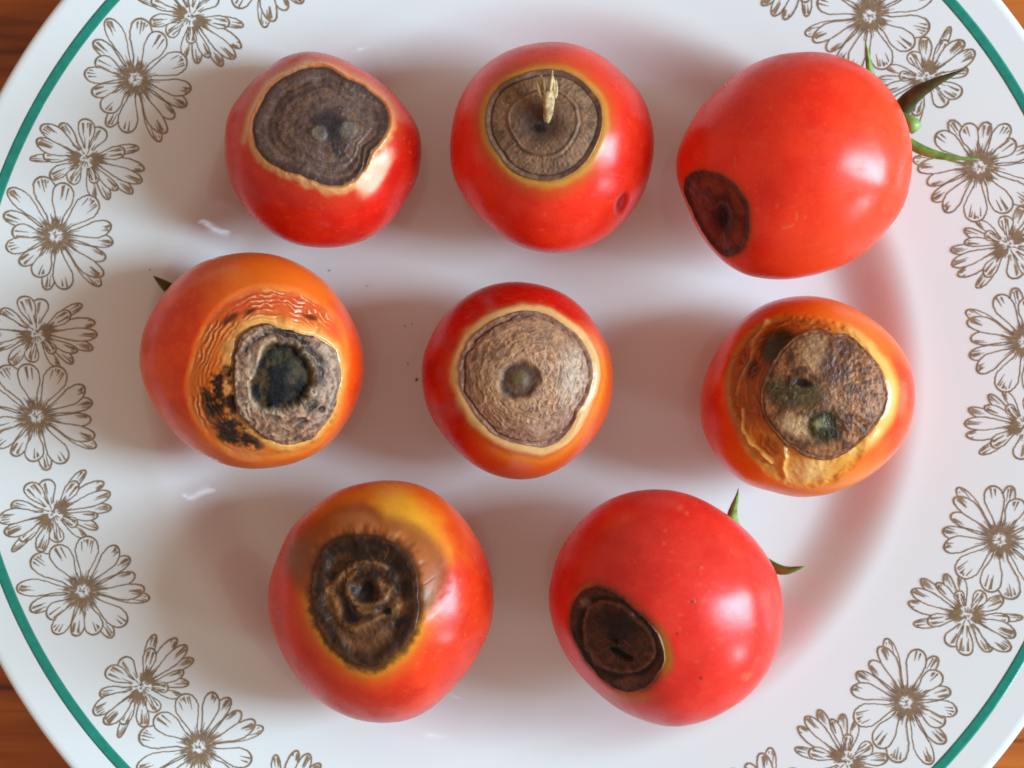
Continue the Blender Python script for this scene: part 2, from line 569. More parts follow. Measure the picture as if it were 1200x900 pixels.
def tomato(spec):
    x0, y0, sc = spec['zoom']
    toP = lambda pts: np.array(pts, float) * sc + np.array([x0, y0])
    sil = toP(spec['sil'])
    cpx = (sil.max(0) + sil.min(0)) / 2
    a = np.arctan2(-(sil[:, 1] - cpx[1]), sil[:, 0] - cpx[0])
    rp = np.hypot(*(sil - cpx).T)
    lift = spec.get('lift', 0.0)
    Rm = rp.mean() * (CAM[2] - 0.028) / FPX
    Rz = Rm * spec.get('tall', 0.95)
    zc = 0.0052 + Rz + lift
    s = (CAM[2] - zc) / FPX
    ctr = unproject(cpx[0], cpx[1], zc)
    def Rad(az):
        return periodic(a, rp, az, 9) * s * 0.998
    def body(d):
        R = Rad(np.arctan2(d[:, 1], d[:, 0]))
        return np.stack([R * d[:, 0], R * d[:, 1], Rz * d[:, 2]], 1)
    def hit(pp):
        d = np.zeros((len(pp), 3))
        xy = np.stack([(pp[:, 0] - cpx[0]), -(pp[:, 1] - cpx[1])], 1) / rp.mean()
        for it in range(25):
            l = np.linalg.norm(xy, axis=1)
            xy = np.where((l > 0.992)[:, None], xy / np.maximum(l, 1e-9)[:, None] * 0.992, xy)
            d[:, :2] = xy
            d[:, 2] = np.sqrt(np.maximum(0, 1 - (xy ** 2).sum(1)))
            e = pp - project(body(d) + ctr)
            xy = xy + np.stack([e[:, 0], -e[:, 1]], 1) / rp.mean() * 0.8
        return d
    outl = hit(toP(spec['patch']))
    n = outl.mean(0)
    n /= np.linalg.norm(n)
    ref = np.array([1.0, 0, 0])
    e1 = ref - n * (ref @ n)
    e1 /= np.linalg.norm(e1)
    e2 = np.cross(n, e1)
    ph_o = np.arccos(np.clip(outl @ n, -1, 1))
    th_o = np.arctan2(outl @ e2, outl @ e1)
    NT, K0, K1 = 400, 110, 150
    th = np.linspace(-math.pi, math.pi, NT, endpoint=False)
    php = periodic(th_o, ph_o, th, spec.get('round', 4))
    edge = np.stack([np.cos(th)*6, np.sin(th)*6, np.full(NT, spec['seed']*3.3)], 1)
    php = php * (1 + spec.get('ragged', 0.015) * fbm(edge * 0.8, 3, spec['seed']))
    q0 = np.linspace(0, 1, K0 + 1)
    u1 = np.linspace(0, 1, K1 + 1)[1:]
    g1 = 0.38 * u1 + 0.62 * u1 ** 2.4
    ph = np.concatenate([q0[:, None] * php[None], php[None] + g1[:, None] * (math.pi - php[None])], 0)
    ph[0] = 1e-5
    TH = np.broadcast_to(th[None], ph.shape).ravel()
    PH = ph.ravel()
    d = (np.cos(PH)[:, None] * n + np.sin(PH)[:, None] * (np.cos(TH)[:, None] * e1 + np.sin(TH)[:, None] * e2))
    B = body(d)
    F = Field()
    pxy = (project(B + ctr) - np.array([x0, y0])) / sc
    F.X, F.Y = pxy[:, 0], pxy[:, 1]
    view = (CAM - ctr) / np.linalg.norm(CAM - ctr)
    nor = np.stack([d[:, 0], d[:, 1], d[:, 2]], 1)
    F.up = sstep(-0.02, 0.14, nor @ view)
    F.P = B / MM + spec['seed'] * 7.7
    F.th = TH
    F.q = np.concatenate([np.repeat(q0, NT), np.full(K1 * NT, 1.0)])
    PHP = np.tile(php, K0 + 1 + K1)
    F.g = np.maximum(0, PH - PHP) * Rm / (s * sc)          # distance outside the patch, measured units
    F.inn = np.concatenate([np.ones((K0 + 1) * NT), np.zeros(K1 * NT)])
    F.n1 = fbm(F.P * 0.20, 3, spec['seed'] + 1)
    F.n2 = fbm(F.P * 0.50, 3, spec['seed'] + 2)
    F.n3 = fbm(F.P * 1.5, 2, spec['seed'] + 3)
    F.rho = np.hypot(np.cos(TH) * PH, np.sin(TH) * PH) * Rm / MM
    F.PH, F.PHP, F.mm = PH, PHP, s * sc / MM
    F.d = d
    # streaks that run outwards from the blossom end
    F.s1 = 1.7 * fbm(np.stack([np.cos(TH) * 8 + 20, np.sin(TH) * 8, F.rho * 0.10 + spec['seed']], 1), 2, 5)
    F.s2 = 1.7 * fbm(np.stack([np.cos(TH) * 17 + 20, np.sin(TH) * 17, F.rho * 0.22 + spec['seed']], 1), 2, 6)
    c, rough, h = spec['paint'](F)
    # normals of the ellipsoid give the push direction
    nn = np.stack([d[:, 0] / Rm, d[:, 1] / Rm, d[:, 2] / Rz], 1)
    nn /= np.linalg.norm(nn, axis=1)[:, None]
    h = h.reshape(-1, NT)
    h[0] = h[1].mean()
    h[-1] = h[-2].mean()
    h = h.ravel()
    V = B + nn * (h * MM)[:, None]
    # calyx side: shallow shoulder dip at the stem end
    stem_d = spec.get('stem', None)
    if stem_d is None:
        sd = -n
    else:
        az, el = math.radians(stem_d[0]), math.radians(stem_d[1])
        sd = np.array([math.cos(el)*math.cos(az), math.cos(el)*math.sin(az), math.sin(el)])
    cosang = np.clip(d @ sd, -1, 1)
    V -= nn * (1.8 * MM * np.exp(-(np.arccos(cosang) / 0.20) ** 2))[:, None]
    # rest on the plate
    W = V + ctr
    rr = np.hypot(W[:, 0], W[:, 1]) / MM
    gapz = (W[:, 2] / MM - plate_z(rr))
    low = d[:, 2] < 0.2
    drop = gapz[low].min() * MM
    ctr = ctr - np.array([0, 0, drop - 0.00002])
    base = np.array([ctr[0], ctr[1], (V[:, 2] + ctr[2]).min()])
    root = bpy.data.objects.new('tomato', None)
    root.location = base
    link(root)
    tag(root, spec['label'], 'tomato', 'tomatoes with blossom end rot on the plate')
    V = V + (ctr - base)
    rows = K0 + 1 + K1
    # custom normals come from the whole surface so that skin and patch join without a seam
    G = V.reshape(rows, NT, 3)
    dr = np.gradient(G, axis=0)
    dt = np.roll(G, -1, 1) - np.roll(G, 1, 1)
    NO = np.cross(dr, dt)
    NO /= np.maximum(np.linalg.norm(NO, axis=2), 1e-12)[..., None]
    if (NO[rows//2] * d.reshape(rows, NT, 3)[rows//2]).sum() < 0:
        NO = -NO
    NO[0] = n
    NO[-1] = -n
    L3 = lin(np.clip(c, 0, 255))
    def piece(name, r0, r1, mat):
        idx = np.arange(r0, r1 + 1)
        Vp = G[r0:r1+1].reshape(-1, 3)
        nr = len(idx)
        i = np.arange(nr - 1)[:, None] * NT + np.arange(NT)[None]
        j = np.arange(nr - 1)[:, None] * NT + (np.arange(NT)[None] + 1) % NT
        Q = np.stack([i, i + NT, j + NT, j], -1).reshape(-1, 4)
        me = bpy.data.meshes.new(name)
        me.vertices.add(len(Vp))
        me.vertices.foreach_set('co', Vp.ravel())
        me.loops.add(Q.size)
        me.loops.foreach_set('vertex_index', Q.ravel().astype(np.int32))
        me.polygons.add(len(Q))
        me.polygons.foreach_set('loop_start', np.arange(0, Q.size, 4, dtype=np.int32))
        me.update(calc_edges=True)
        me.polygons.foreach_set('use_smooth', np.ones(len(Q), bool))
        ca = me.attributes.new('tint', 'FLOAT_COLOR', 'POINT')
        rgba = np.ones((len(Vp), 4), np.float32)
        rgba[:, :3] = L3.reshape(rows, NT, 3)[r0:r1+1].reshape(-1, 3)
        ca.data.foreach_set('color', rgba.ravel())
        ra = me.attributes.new('gloss', 'FLOAT', 'POINT')
        ra.data.foreach_set('value', rough.reshape(rows, NT)[r0:r1+1].astype(np.float32).ravel())
        me.materials.append(mat)
        me.normals_split_custom_set_from_vertices(NO[r0:r1+1].reshape(-1, 3).astype(np.float32))
        o = bpy.data.objects.new(name, me)
        link(o, root)
        return o
    piece('skin', K0, rows - 1, M_SKIN)
    patch = piece('rotten_patch', 0, K0, M_ROT)
    patch['label'] = spec['patch_label']
    info = dict(root=root, base=base, ctr=ctr, sd=sd, n=n, e1=e1, e2=e2, body=body, Rm=Rm, top=V, patch=patch,
                at=lambda X, Y, z: unproject(X*sc + x0, Y*sc + y0, z) - base,
                surf=lambda X, Y: body(hit(toP([(X, Y)]))) [0] + (ctr - base),
                G=G, K0=K0)
    return info

# ---- painters: colour (0-255, as the flesh and skin look), roughness, relief in mm
def skin_base(F, c1, c2, spot=1.0):
    c = np.tile(np.array(c1, float), (len(F.X), 1))
    c = mix(c, c2, sstep(-0.4, 0.6, F.n1))
    fine = fbm(F.P * 3.5, 2, 77)
    c = c * (1 + 0.05 * fine)[:, None]
    sp = sstep(0.74, 0.90, vnoise(F.P * 1.1, 55)) * spot
    c = mix(c, (240, 130, 80), 0.35 * sp)
    dots = sstep(0.80, 0.93, vnoise(F.P * 1.9 + 40, 58)) * sstep(-0.3, 0.4, F.n1)
    c = mix(c, (250, 150, 96), 0.30 * dots * spot)
    c = c * (1 + 0.05 * fbm(F.P * 0.12, 2, 81))[:, None]
    scuff = sstep(0.25, 0.7, fbm(F.P * np.array([0.25, 0.9, 0.5]) + 9, 3, 83))
    c = mix(c, (236, 110, 80), 0.14 * scuff)
    rough = 0.29 + 0.05 * F.n2 + 0.10 * scuff
    h = 0.30 * fbm(F.P * 0.07, 2, 66) + 0.03 * F.n1 + 0.002 * fine
    return c, rough, h

def wall_of(F, edge=0.06):
    return sstep(1.0, 1.0 - edge, F.q) * F.inn

def paint1(F):                                          # dark grey brown cap with cream collar
    c, r, h = skin_base(F, (220, 36, 18), (204, 26, 14))
    side = F.Y
    t = F.g + 10 * F.n2
    up = sstep(420, 200, F.Y) * F.up
    c = mix(c, (206, 92, 44), sstep(150, 50, t) * (0.35 + 0.65 * up))
    c = mix(c, (222, 168, 108), sstep(56, 18, t + 16 * F.n1 + 8 * F.n2) * (1 - up) * 0.9)
    c = mix(c, (214, 130, 74), sstep(90, 20, t) * up * 0.8)
    c = mix(c, (226, 176, 130), stroke(F, [(150, 420), (180, 300), (250, 190), (400, 120)], 16) * 0.8 * (1 - F.inn))
    c = mix(c, (190, 96, 72), sstep(300, 120, F.Y) * sstep(90, 140, F.g) * 0.5 * F.up)
    c = mix(c, (236, 204, 168), blob(F, 665, 540, 42, 110, 35) * 0.8 * (1 - F.inn))  # cream-white highlight painted into the collar at its lower right
    c = mix(c, (120, 60, 30), sstep(16, 0, F.g) * (1 - F.inn) * 0.6)
    # cap
    k = np.tile(np.array([104, 76, 66.0]), (len(F.X), 1))
    k = mix(k, (82, 60, 54), sstep(-0.2, 0.5, F.n2))
    k = mix(k, (124, 92, 66), sstep(0.0, 0.6, fbm(F.P * 0.9, 3, 5)) * 0.7)
    ring = np.sin(F.q * 52 + 3.5 * F.n1)
    k = mix(k, (134, 110, 98), sstep(0.5, 1.0, ring) * 0.16 * sstep(0.25, 0.5, F.q))
    k = mix(k, (72, 50, 40), sstep(0.90, 0.98, F.q) * 0.8)
    k = mix(k, (34, 28, 32), blob(F, 485, 330, 70, 60, 20, 0.5) * 0.75)
    k = mix(k, (40, 32, 32), blob(F, 520, 420, 30, 70, -15, 0.5) * 0.7)
    k = mix(k, (126, 114, 96), blob(F, 442, 375, 34, 34, 0, 0.4) * 0.55)
    k = mix(k, (126, 112, 96), blob(F, 575, 360, 34, 34, 0, 0.4) * 0.6)
    k = mix(k, (150, 82, 40), sstep(0.35, 0.7, fbm(F.P * 0.8, 2, 9)) * 0.4)
    k = mix(k, (66, 46, 44), sstep(0.1, 0.9, np.sin(F.q * 21 + 4 * F.n1)) * sstep(0.2, 0.5, F.q) * 0.28)
    k = k * (1 + 0.08 * F.n3)[:, None]
    spk = sstep(0.74, 0.86, vnoise(F.P * 3.0, 91))
    k = mix(k, (176, 164, 150), spk * 0.25)
    c = c * (1 - F.inn[:, None]) + k * F.inn[:, None]
    r = np.where(F.inn > 0, 0.42 + 0.1 * F.n2 - 0.10 * sstep(0.8, 1, F.q), r - 0.04)
    wr = np.sin(F.q * 62 + 5 * F.n1) * sstep(0.72, 0.9, F.q) * blob(F, 620, 520, 170, 150, 0, 0.6)
    hp = -1.1 * wall_of(F, 0.20) - 1.5 * (1 - F.q ** 2) + 0.035 * ring * sstep(0.3, .6, F.q) + 0.14 * wr + 0.22 * F.n2 + 0.05 * F.n3 + 0.07 * F.s1 * sstep(0.4, 0.8, F.q)
    hp += 0.35 * blob(F, 442, 375, 34, 34, 0, 0.3)
    h = np.where(F.inn > 0, hp, h + 0.5 * np.exp(-(F.g / 26) ** 2) * (1 + 0.8 * F.n2) - 0.5 * np.exp(-(F.g / 8) ** 2))
    return c, r, h

def paint2(F):                                          # brown ringed cap with thin yellow halo
    c, r, h = skin_base(F, (244, 52, 26), (232, 38, 20))
    t = F.g + 7 * F.n2
    c = mix(c, (212, 84, 28), sstep(105, 25, t) * 0.9)
    c = mix(c, (206, 150, 62), sstep(46, 12, t) * 0.85)
    c = mix(c, (190, 160, 90), sstep(22, 4, t) * blob(F, 270, 500, 120, 120, 0, 0.5))
    c = mix(c, (204, 92, 40), sstep(330, 120, F.Y) * F.up * 0.25)
    c = mix(c, (150, 96, 50), sstep(12, 0, F.g + 4 * F.n3) * 0.6 * (1 - F.inn))
    c = mix(c, (166, 20, 12), blob(F, 735, 668, 18, 44, 22, 0.4))
    k = np.tile(np.array([146, 106, 80.0]), (len(F.X), 1))
    k = mix(k, (112, 82, 62), sstep(-0.3, 0.5, F.n2))
    k = mix(k, (108, 76, 58), sstep(0.60, 0.45, F.q) * 0.6)
    rings = np.exp(-((F.q - 0.60 - 0.03 * F.n1) / 0.022) ** 2)
    ring2 = np.exp(-((F.q - 0.66 - 0.03 * F.n1) / 0.02) ** 2)
    rim = np.exp(-((F.q - 0.93 - 0.02 * F.n1) / 0.016) ** 2)
    k = mix(k, (80, 54, 44), rings * 0.5)
    k = mix(k, (76, 48, 42), rim * 0.85)
    k = mix(k, (112, 76, 56), sstep(0.93, 1.0, F.q) * 0.7)
    k = mix(k, (64, 46, 40), blob(F, 420, 360, 80, 60, 0, 0.6) * 0.75)
    k = mix(k, (34, 24, 22), blob(F, 420, 375, 26, 18, 0, 0.5))
    k = mix(k, (160, 128, 102), stroke(F, [(398, 530), (402, 575)], 10) * 0.5)
    rad = np.sin(F.th * 60 + 9 * F.n1 + F.q * 30) * (0.5 + 0.8 * np.clip(F.n2 + 0.4, 0, 1)) * 0.4 + 0.8 * F.s2
    band = sstep(0.62, 0.70, F.q) * sstep(0.92, 0.86, F.q)
    k = mix(k, (172, 138, 106), sstep(0.1, 1, rad) * band * 0.22)
    k = k * (1 + 0.16 * F.n3)[:, None]
    c = c * (1 - F.inn[:, None]) + k * F.inn[:, None]
    r = np.where(F.inn > 0, 0.52 + 0.08 * F.n2, r)
    hp = -0.55 * wall_of(F, 0.06) - 1.5 * (1 - F.q ** 2) + 0.07 * rad * band + 0.22 * rings - 0.15 * ring2 - 0.18 * rim + 0.14 * F.n2 + 0.07 * F.n3
    hp -= 0.8 * blob(F, 425, 370, 70, 50, 0, 0.6)
    h = np.where(F.inn > 0, hp, h - 0.3 * np.exp(-(F.g / 12) ** 2) - 0.35 * blob(F, 735, 668, 18, 44, 22, 0.4))
    return c, r, h

def paint3(F):                                          # smooth red with small dark side patch
    c, r, h = skin_base(F, (248, 52, 24), (238, 38, 16), 1.0)
    c = mix(c, (224, 74, 36), sstep(500, 900, F.X + 0.5 * F.Y - 100) * 0.6 * F.up)  # orange cast of the lit right side, put into the skin colour
    c = mix(c, (206, 74, 30), sstep(34, 6, F.g + 5 * F.n2) * 0.7)
    c = mix(c, (124, 44, 24), sstep(13, 0, F.g + 3 * F.n3) * 0.75 * (1 - F.inn))
    arc = stroke(F, [(392, 640), (404, 612), (430, 606), (462, 624), (470, 656), (452, 688), (420, 694)], 4.0)
    arc = arc * sstep(-0.25, 0.35, F.n2)
    c = mix(c, (236, 130, 90), arc * 0.45)
    k = np.tile(np.array([128, 52, 38.0]), (len(F.X), 1))
    k = mix(k, (92, 34, 28), sstep(-0.2, 0.5, F.n2))
    k = mix(k, (64, 24, 20), np.exp(-((F.q - 0.93) / 0.06) ** 2) * 0.7)
    k = mix(k, (44, 16, 14), blob(F, 205, 665, 44, 70, -10, 0.5) * 0.8)
    k = mix(k, (18, 8, 8), blob(F, 196, 676, 14, 30, -5, 0.4))
    k = mix(k, (140, 60, 46), blob(F, 155, 548, 18, 9, 20, 0.5) * 0.8)
    k = mix(k, (128, 62, 46), sstep(0.2, 0.9, F.s1) * sstep(0.3, 0.6, F.q) * 0.4)
    k = mix(k, (140, 66, 48), stroke(F, [(165, 640), (185, 618), (215, 622), (228, 650)], 7) * 0.5)
    k = k * (1 + 0.12 * F.n3)[:, None]
    c = c * (1 - F.inn[:, None]) + k * F.inn[:, None]
    r = np.where(F.inn > 0, 0.36 + 0.08 * F.n2, r)
    hp = -0.35 * wall_of(F, 0.12) - 1.5 * (1 - F.q ** 2) + 0.12 * F.n2 - 0.5 * blob(F, 200, 670, 30, 50, 0, 0.6)
    h = np.where(F.inn > 0, hp, h - 0.15 * np.exp(-(F.g / 12) ** 2) - 0.05 * arc)
    return c, r, h

def paint4(F):                                          # orange, wrinkled skin round a pitted grey disc
    c, r, h = skin_base(F, (238, 78, 14), (222, 54, 12))
    c = mix(c, (228, 112, 30), blob(F, 560, 150, 330, 150, 10, 0.7) * 0.8)
    c = mix(c, (226, 118, 36), sstep(560, 820, F.Y) * 0.7 * F.up)
    zone = [(222, 560), (250, 430), (290, 320), (370, 230), (470, 186), (580, 185), (680, 210), (755, 260), (820, 350), (835, 460),
            (825, 570), (790, 690), (700, 790), (600, 820), (500, 835), (400, 815), (310, 755), (245, 660)]
    z, zd = region(F, zone, 14, 6)
    z = z * (1 - F.inn)
    left = sstep(440, 300, F.X) * F.up
    top = sstep(360, 240, F.Y) * F.up
    c = mix(c, (220, 118, 42), z * 0.8)
    c = mix(c, (206, 74, 40), z * top * sstep(8, 60, F.g) * 0.75)
    c = mix(c, (232, 176, 100), sstep(60, 14, F.g + 10 * F.n2) * z * 0.75)
    c = mix(c, (224, 82, 44), blob(F, 800, 300, 55, 70, 0, 0.4) * 0.8 * (1 - F.inn))
    c = mix(c, (236, 160, 74), np.exp(-((zd + 4) / 11) ** 2) * F.up * (1 - F.inn) * 0.45 * sstep(-0.6, 0.4, F.n1 + 0.5 * F.n2))
    # wrinkles that run along the outline of the shrivelled zone
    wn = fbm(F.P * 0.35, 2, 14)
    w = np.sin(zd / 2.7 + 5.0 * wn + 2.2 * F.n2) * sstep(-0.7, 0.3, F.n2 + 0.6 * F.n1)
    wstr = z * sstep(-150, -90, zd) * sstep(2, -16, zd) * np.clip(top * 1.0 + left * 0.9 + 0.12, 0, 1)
    c = mix(c, (246, 206, 160), sstep(0.55, 0.95, w) * wstr * 0.7)  # pale streaks painted on the wrinkle crests in place of white highlights
    c = mix(c, (150, 66, 20), sstep(-0.4, -1, w) * wstr * 0.40)
    rad = F.s1 + 0.4 * F.s2
    rstr = z * np.exp(-((F.g - 34) / 26) ** 2)
    c = mix(c, (176, 108, 52), sstep(0.2, 1, -rad) * rstr * 0.5)
    # burnt looking blotches
    bl = sum(blob(F, *b) for b in ((330, 590, 44, 80, 10, 0.6, 0.6), (385, 720, 50, 40, 30, 0.6, 0.6), (440, 772, 46, 22, 15, 0.6, 0.6),
                                   (360, 520, 40, 30, -20, 0.6, 0.6), (395, 610, 22, 50, 0, .6, .6)))
    bl = np.clip(bl, 0, 1) * (1 - F.inn) * sstep(-0.70, -0.05, F.n2 + 0.35 * F.n3)
    c = mix(c, (112, 56, 20), np.clip(bl * 1.2, 0, 1) * 0.8)
    c = mix(c, (34, 18, 8), bl * sstep(-0.35, 0.15, 0.6 * F.n3 + 0.7 * F.n2) * 0.95)
    b2 = np.clip(blob(F, 465, 268, 24, 12, -20, 0.6, 0.6) + blob(F, 690, 292, 28, 11, 15, 0.6, 0.6) + blob(F, 380, 300, 30, 10, -35, .6, .6), 0, 1) * (1 - F.inn)
    c = mix(c, (86, 34, 16), b2 * 0.8)
    # disc
    k = np.tile(np.array([148, 102, 74.0]), (len(F.X), 1))
    k = mix(k, (100, 66, 48), sstep(-0.2, 0.5, F.n2))
    k = mix(k, (140, 96, 66), sstep(560, 440, F.X) * sstep(-0.3, 0.4, F.n2) * 0.5)
    k = mix(k, (184, 158, 138), blob(F, 745, 540, 50, 160, 8, 0.6) * 0.5)
    k = mix(k, (164, 134, 108), blob(F, 450, 560, 50, 130, 8, 0.6) * 0.5)
    k = mix(k, (104, 72, 60), sstep(0.86, 0.98, F.q) * 0.55)
    k = mix(k, (150, 112, 84), blob(F, 500, 385, 60, 40, -25, 0.5) * 0.6)
    cr = np.clip(stroke(F, [(440, 420), (475, 380), (530, 350), (600, 345)], 9) + stroke(F, [(575, 350), (640, 370), (700, 430)], 16)
                 + stroke(F, [(720, 450), (735, 510), (700, 560)], 16) + blob(F, 690, 632, 26, 24, 0, 0.5, 0.5) + blob(F, 732, 643, 11, 11) + blob(F, 660, 690, 20, 12, 0, .5, .5), 0, 1)
    k = mix(k, (42, 30, 24), cr * sstep(-0.5, 0.1, F.n3 + 0.3) * 0.9)
    pit, pd = region(F, [(530, 402), (600, 388), (655, 415), (697, 475), (704, 555), (664, 618), (585, 652), (505, 642), (458, 588), (480, 520), (500, 450)], 15, 16)
    k = mix(k, (196, 168, 134), np.exp(-((pd - 3) / 8) ** 2) * 0.85 * sstep(-0.6, 0.2, F.n2 + 0.3))
    pk = np.tile(np.array([92, 58, 24.0]), (len(F.X), 1))
    pk = mix(pk, (14, 10, 7), sstep(-0.35, 0.15, F.n2))
    pk = mix(pk, (100, 84, 60), blob(F, 640, 520, 40, 60, 20, 0.6, 0.5) * 0.7)
    pk = mix(pk, (12, 10, 9), blob(F, 575, 570, 55, 50, 0, 0.6, 0.5) * 0.8)
    pk = mix(pk, (60, 50, 24), blob(F, 590, 445, 60, 40, 0, 0.6, 0.4) * 0.7)
    pk = mix(pk, (130, 116, 92), sstep(0.70, 0.88, vnoise(F.P * 2.2, 61)) * 0.35)
    k = k * (1 - pit[:, None]) + 0.72 * pk * pit[:, None]
    k = k * (1 + 0.22 * F.n3)[:, None]
    frill = F.s2 * sstep(0.55, 0.85, F.q)
    ring = np.sin(F.q * 44 + 9 * F.n1 + 3 * F.n2)
    k = mix(k, (198, 172, 146), sstep(0.3, 1, ring + 0.5 * frill) * (1 - pit) * 0.30)
    k = mix(k, (78, 60, 52), sstep(0.3, 1, -ring - 0.5 * frill) * (1 - pit) * 0.38)
    c = c * (1 - F.inn[:, None]) + k * F.inn[:, None]
    r = np.where(F.inn > 0, 0.52 + 0.1 * F.n2 + 0.22 * pit, 0.25 - 0.11 * z + 0.2 * bl)
    hp = -1.0 * (1 - F.q ** 2) + 0.08 * ring * (1 - pit) + 0.13 * frill - 2.1 * pit + 0.25 * np.exp(-((pd - 4) / 10) ** 2) * sstep(-0.4, 0.4, F.n2) + 0.28 * F.n2 + 0.14 * F.n3 * (1 - 0.6 * pit) - 0.4 * cr
    edge = -0.5 * np.exp(-((F.g + 1) / 8) ** 2)
    h = np.where(F.inn > 0, hp + 0.5 - 1.0 * sstep(0.94, 1.0, F.q), h - 0.45 * z + edge + 0.18 * w * wstr + 0.12 * rad * rstr - 0.25 * bl + 0.16 * F.n3 * bl)
    return c, r, h

def paint5(F):                                          # tan leather cap with dark navel
    c, r, h = skin_base(F, (210, 28, 12), (194, 20, 8))
    ang = sstep(-60, 200, (F.X - 455) * 0.72 + (F.Y - 455) * 0.70) * F.up
    c = mix(c, (222, 92, 24), ang * 0.85)
    c = mix(c, (232, 140, 44), ang * sstep(150, 50, F.g) * 0.8)
    t = F.g + 9 * F.n2 + 22 * F.n1
    c = mix(c, (204, 92, 44), sstep(84, 44, t) * 0.8)
    c = mix(c, (222, 172, 112), sstep(62, 26, t) * 0.9)
    c = mix(c, (200, 150, 92), sstep(24, 6, t) * 0.6)
    k = np.tile(np.array([170, 120, 86.0]), (len(F.X), 1))
    k = mix(k, (138, 96, 74), sstep(-0.3, 0.5, F.n2))
    k = mix(k, (152, 100, 74), blob(F, 400, 640, 190, 60, 25, 0.6) * 0.6)
    k = mix(k, (186, 164, 142), blob(F, 690, 440, 60, 150, 8, 0.6) * 0.5)  # grey sheen on the right of the cap, painted as colour
    k = mix(k, (146, 104, 88), blob(F, 580, 640, 110, 60, -20, 0.5) * 0.5)
    k = mix(k, (134, 84, 68), sstep(0.78, 0.93, F.q + 0.12 * F.n1) * 0.55)
    k = mix(k, (108, 74, 60), sstep(0.15, 0.6, fbm(F.P * 0.3, 3, 29)) * 0.45)
    rim = np.exp(-((F.q - 0.945 - 0.05 * F.n1 - 0.02 * F.n2) / 0.016) ** 2) * sstep(-0.75, 0.1, F.n2 + 0.8 * F.n1 + 0.5 * sstep(500, 250, F.X))
    k = mix(k, (92, 58, 50), rim * (0.45 + 0.5 * sstep(700, 300, F.X)))
    k = mix(k, (128, 84, 66), sstep(0.95, 1.0, F.q) * 0.7)
    k = mix(k, (182, 138, 102), np.exp(-((np.hypot(F.X - 462, F.Y - 455) - 104 - 14 * F.n2) / 14) ** 2) * 0.45)
    nav = blob(F, 458, 457, 78, 72, 0, 0.22, 0.45)
    k = mix(k, (98, 68, 50), nav * 0.9)
    k = mix(k, (66, 46, 36), np.exp(-((np.hypot(F.X - 462, F.Y - 457) - 64) / 14) ** 2) * nav * 0.7)
    k = mix(k, (96, 84, 48), blob(F, 462, 445, 26, 24, 0, 0.5) * 0.6)
    # leather creases, running round the navel and finer to the right
    pw = F.P + 0.9 * np.stack([F.n1, F.n2, F.n1 * F.n2], 1)
    rr = np.hypot(F.X - 460, F.Y - 455)
    cre = ridged(np.stack([np.cos(F.th) * 5.5 + F.n1, np.sin(F.th) * 5.5 + F.n2, F.rho * 1.25 + 1.6 * F.n1 + 0.5 * F.n2], 1), 2, 23)
    cre2 = np.sin(rr / 6.0 + 6 * F.n1 + 4 * F.n2)
    out = sstep(80, 120, rr)
    k = mix(k, (112, 76, 54), sstep(0.1, 0.75, -cre) * out * 0.75)
    k = mix(k, (196, 158, 124), sstep(0.35, 0.85, cre) * out * 0.30)
    k = k * (1 + 0.14 * F.n3)[:, None]
    c = c * (1 - F.inn[:, None]) + k * F.inn[:, None]
    r = np.where(F.inn > 0, 0.48 + 0.1 * F.n2 - 0.08 * ang, r - 0.03)
    hp = -0.35 * wall_of(F, 0.05) - 1.3 * (1 - F.q ** 2) + out * (0.14 * cre + 0.05 * cre2) + 0.12 * F.n2 + 0.05 * F.n3 - 0.35 * rim
    hp += -0.7 * nav + 0.5 * blob(F, 460, 450, 30, 30, 0, 0.6)
    h = np.where(F.inn > 0, hp, h - 0.25 * np.exp(-(F.g / 10) ** 2) + 0.25 * np.exp(-((F.g - 30) / 18) ** 2))
    return c, r, h

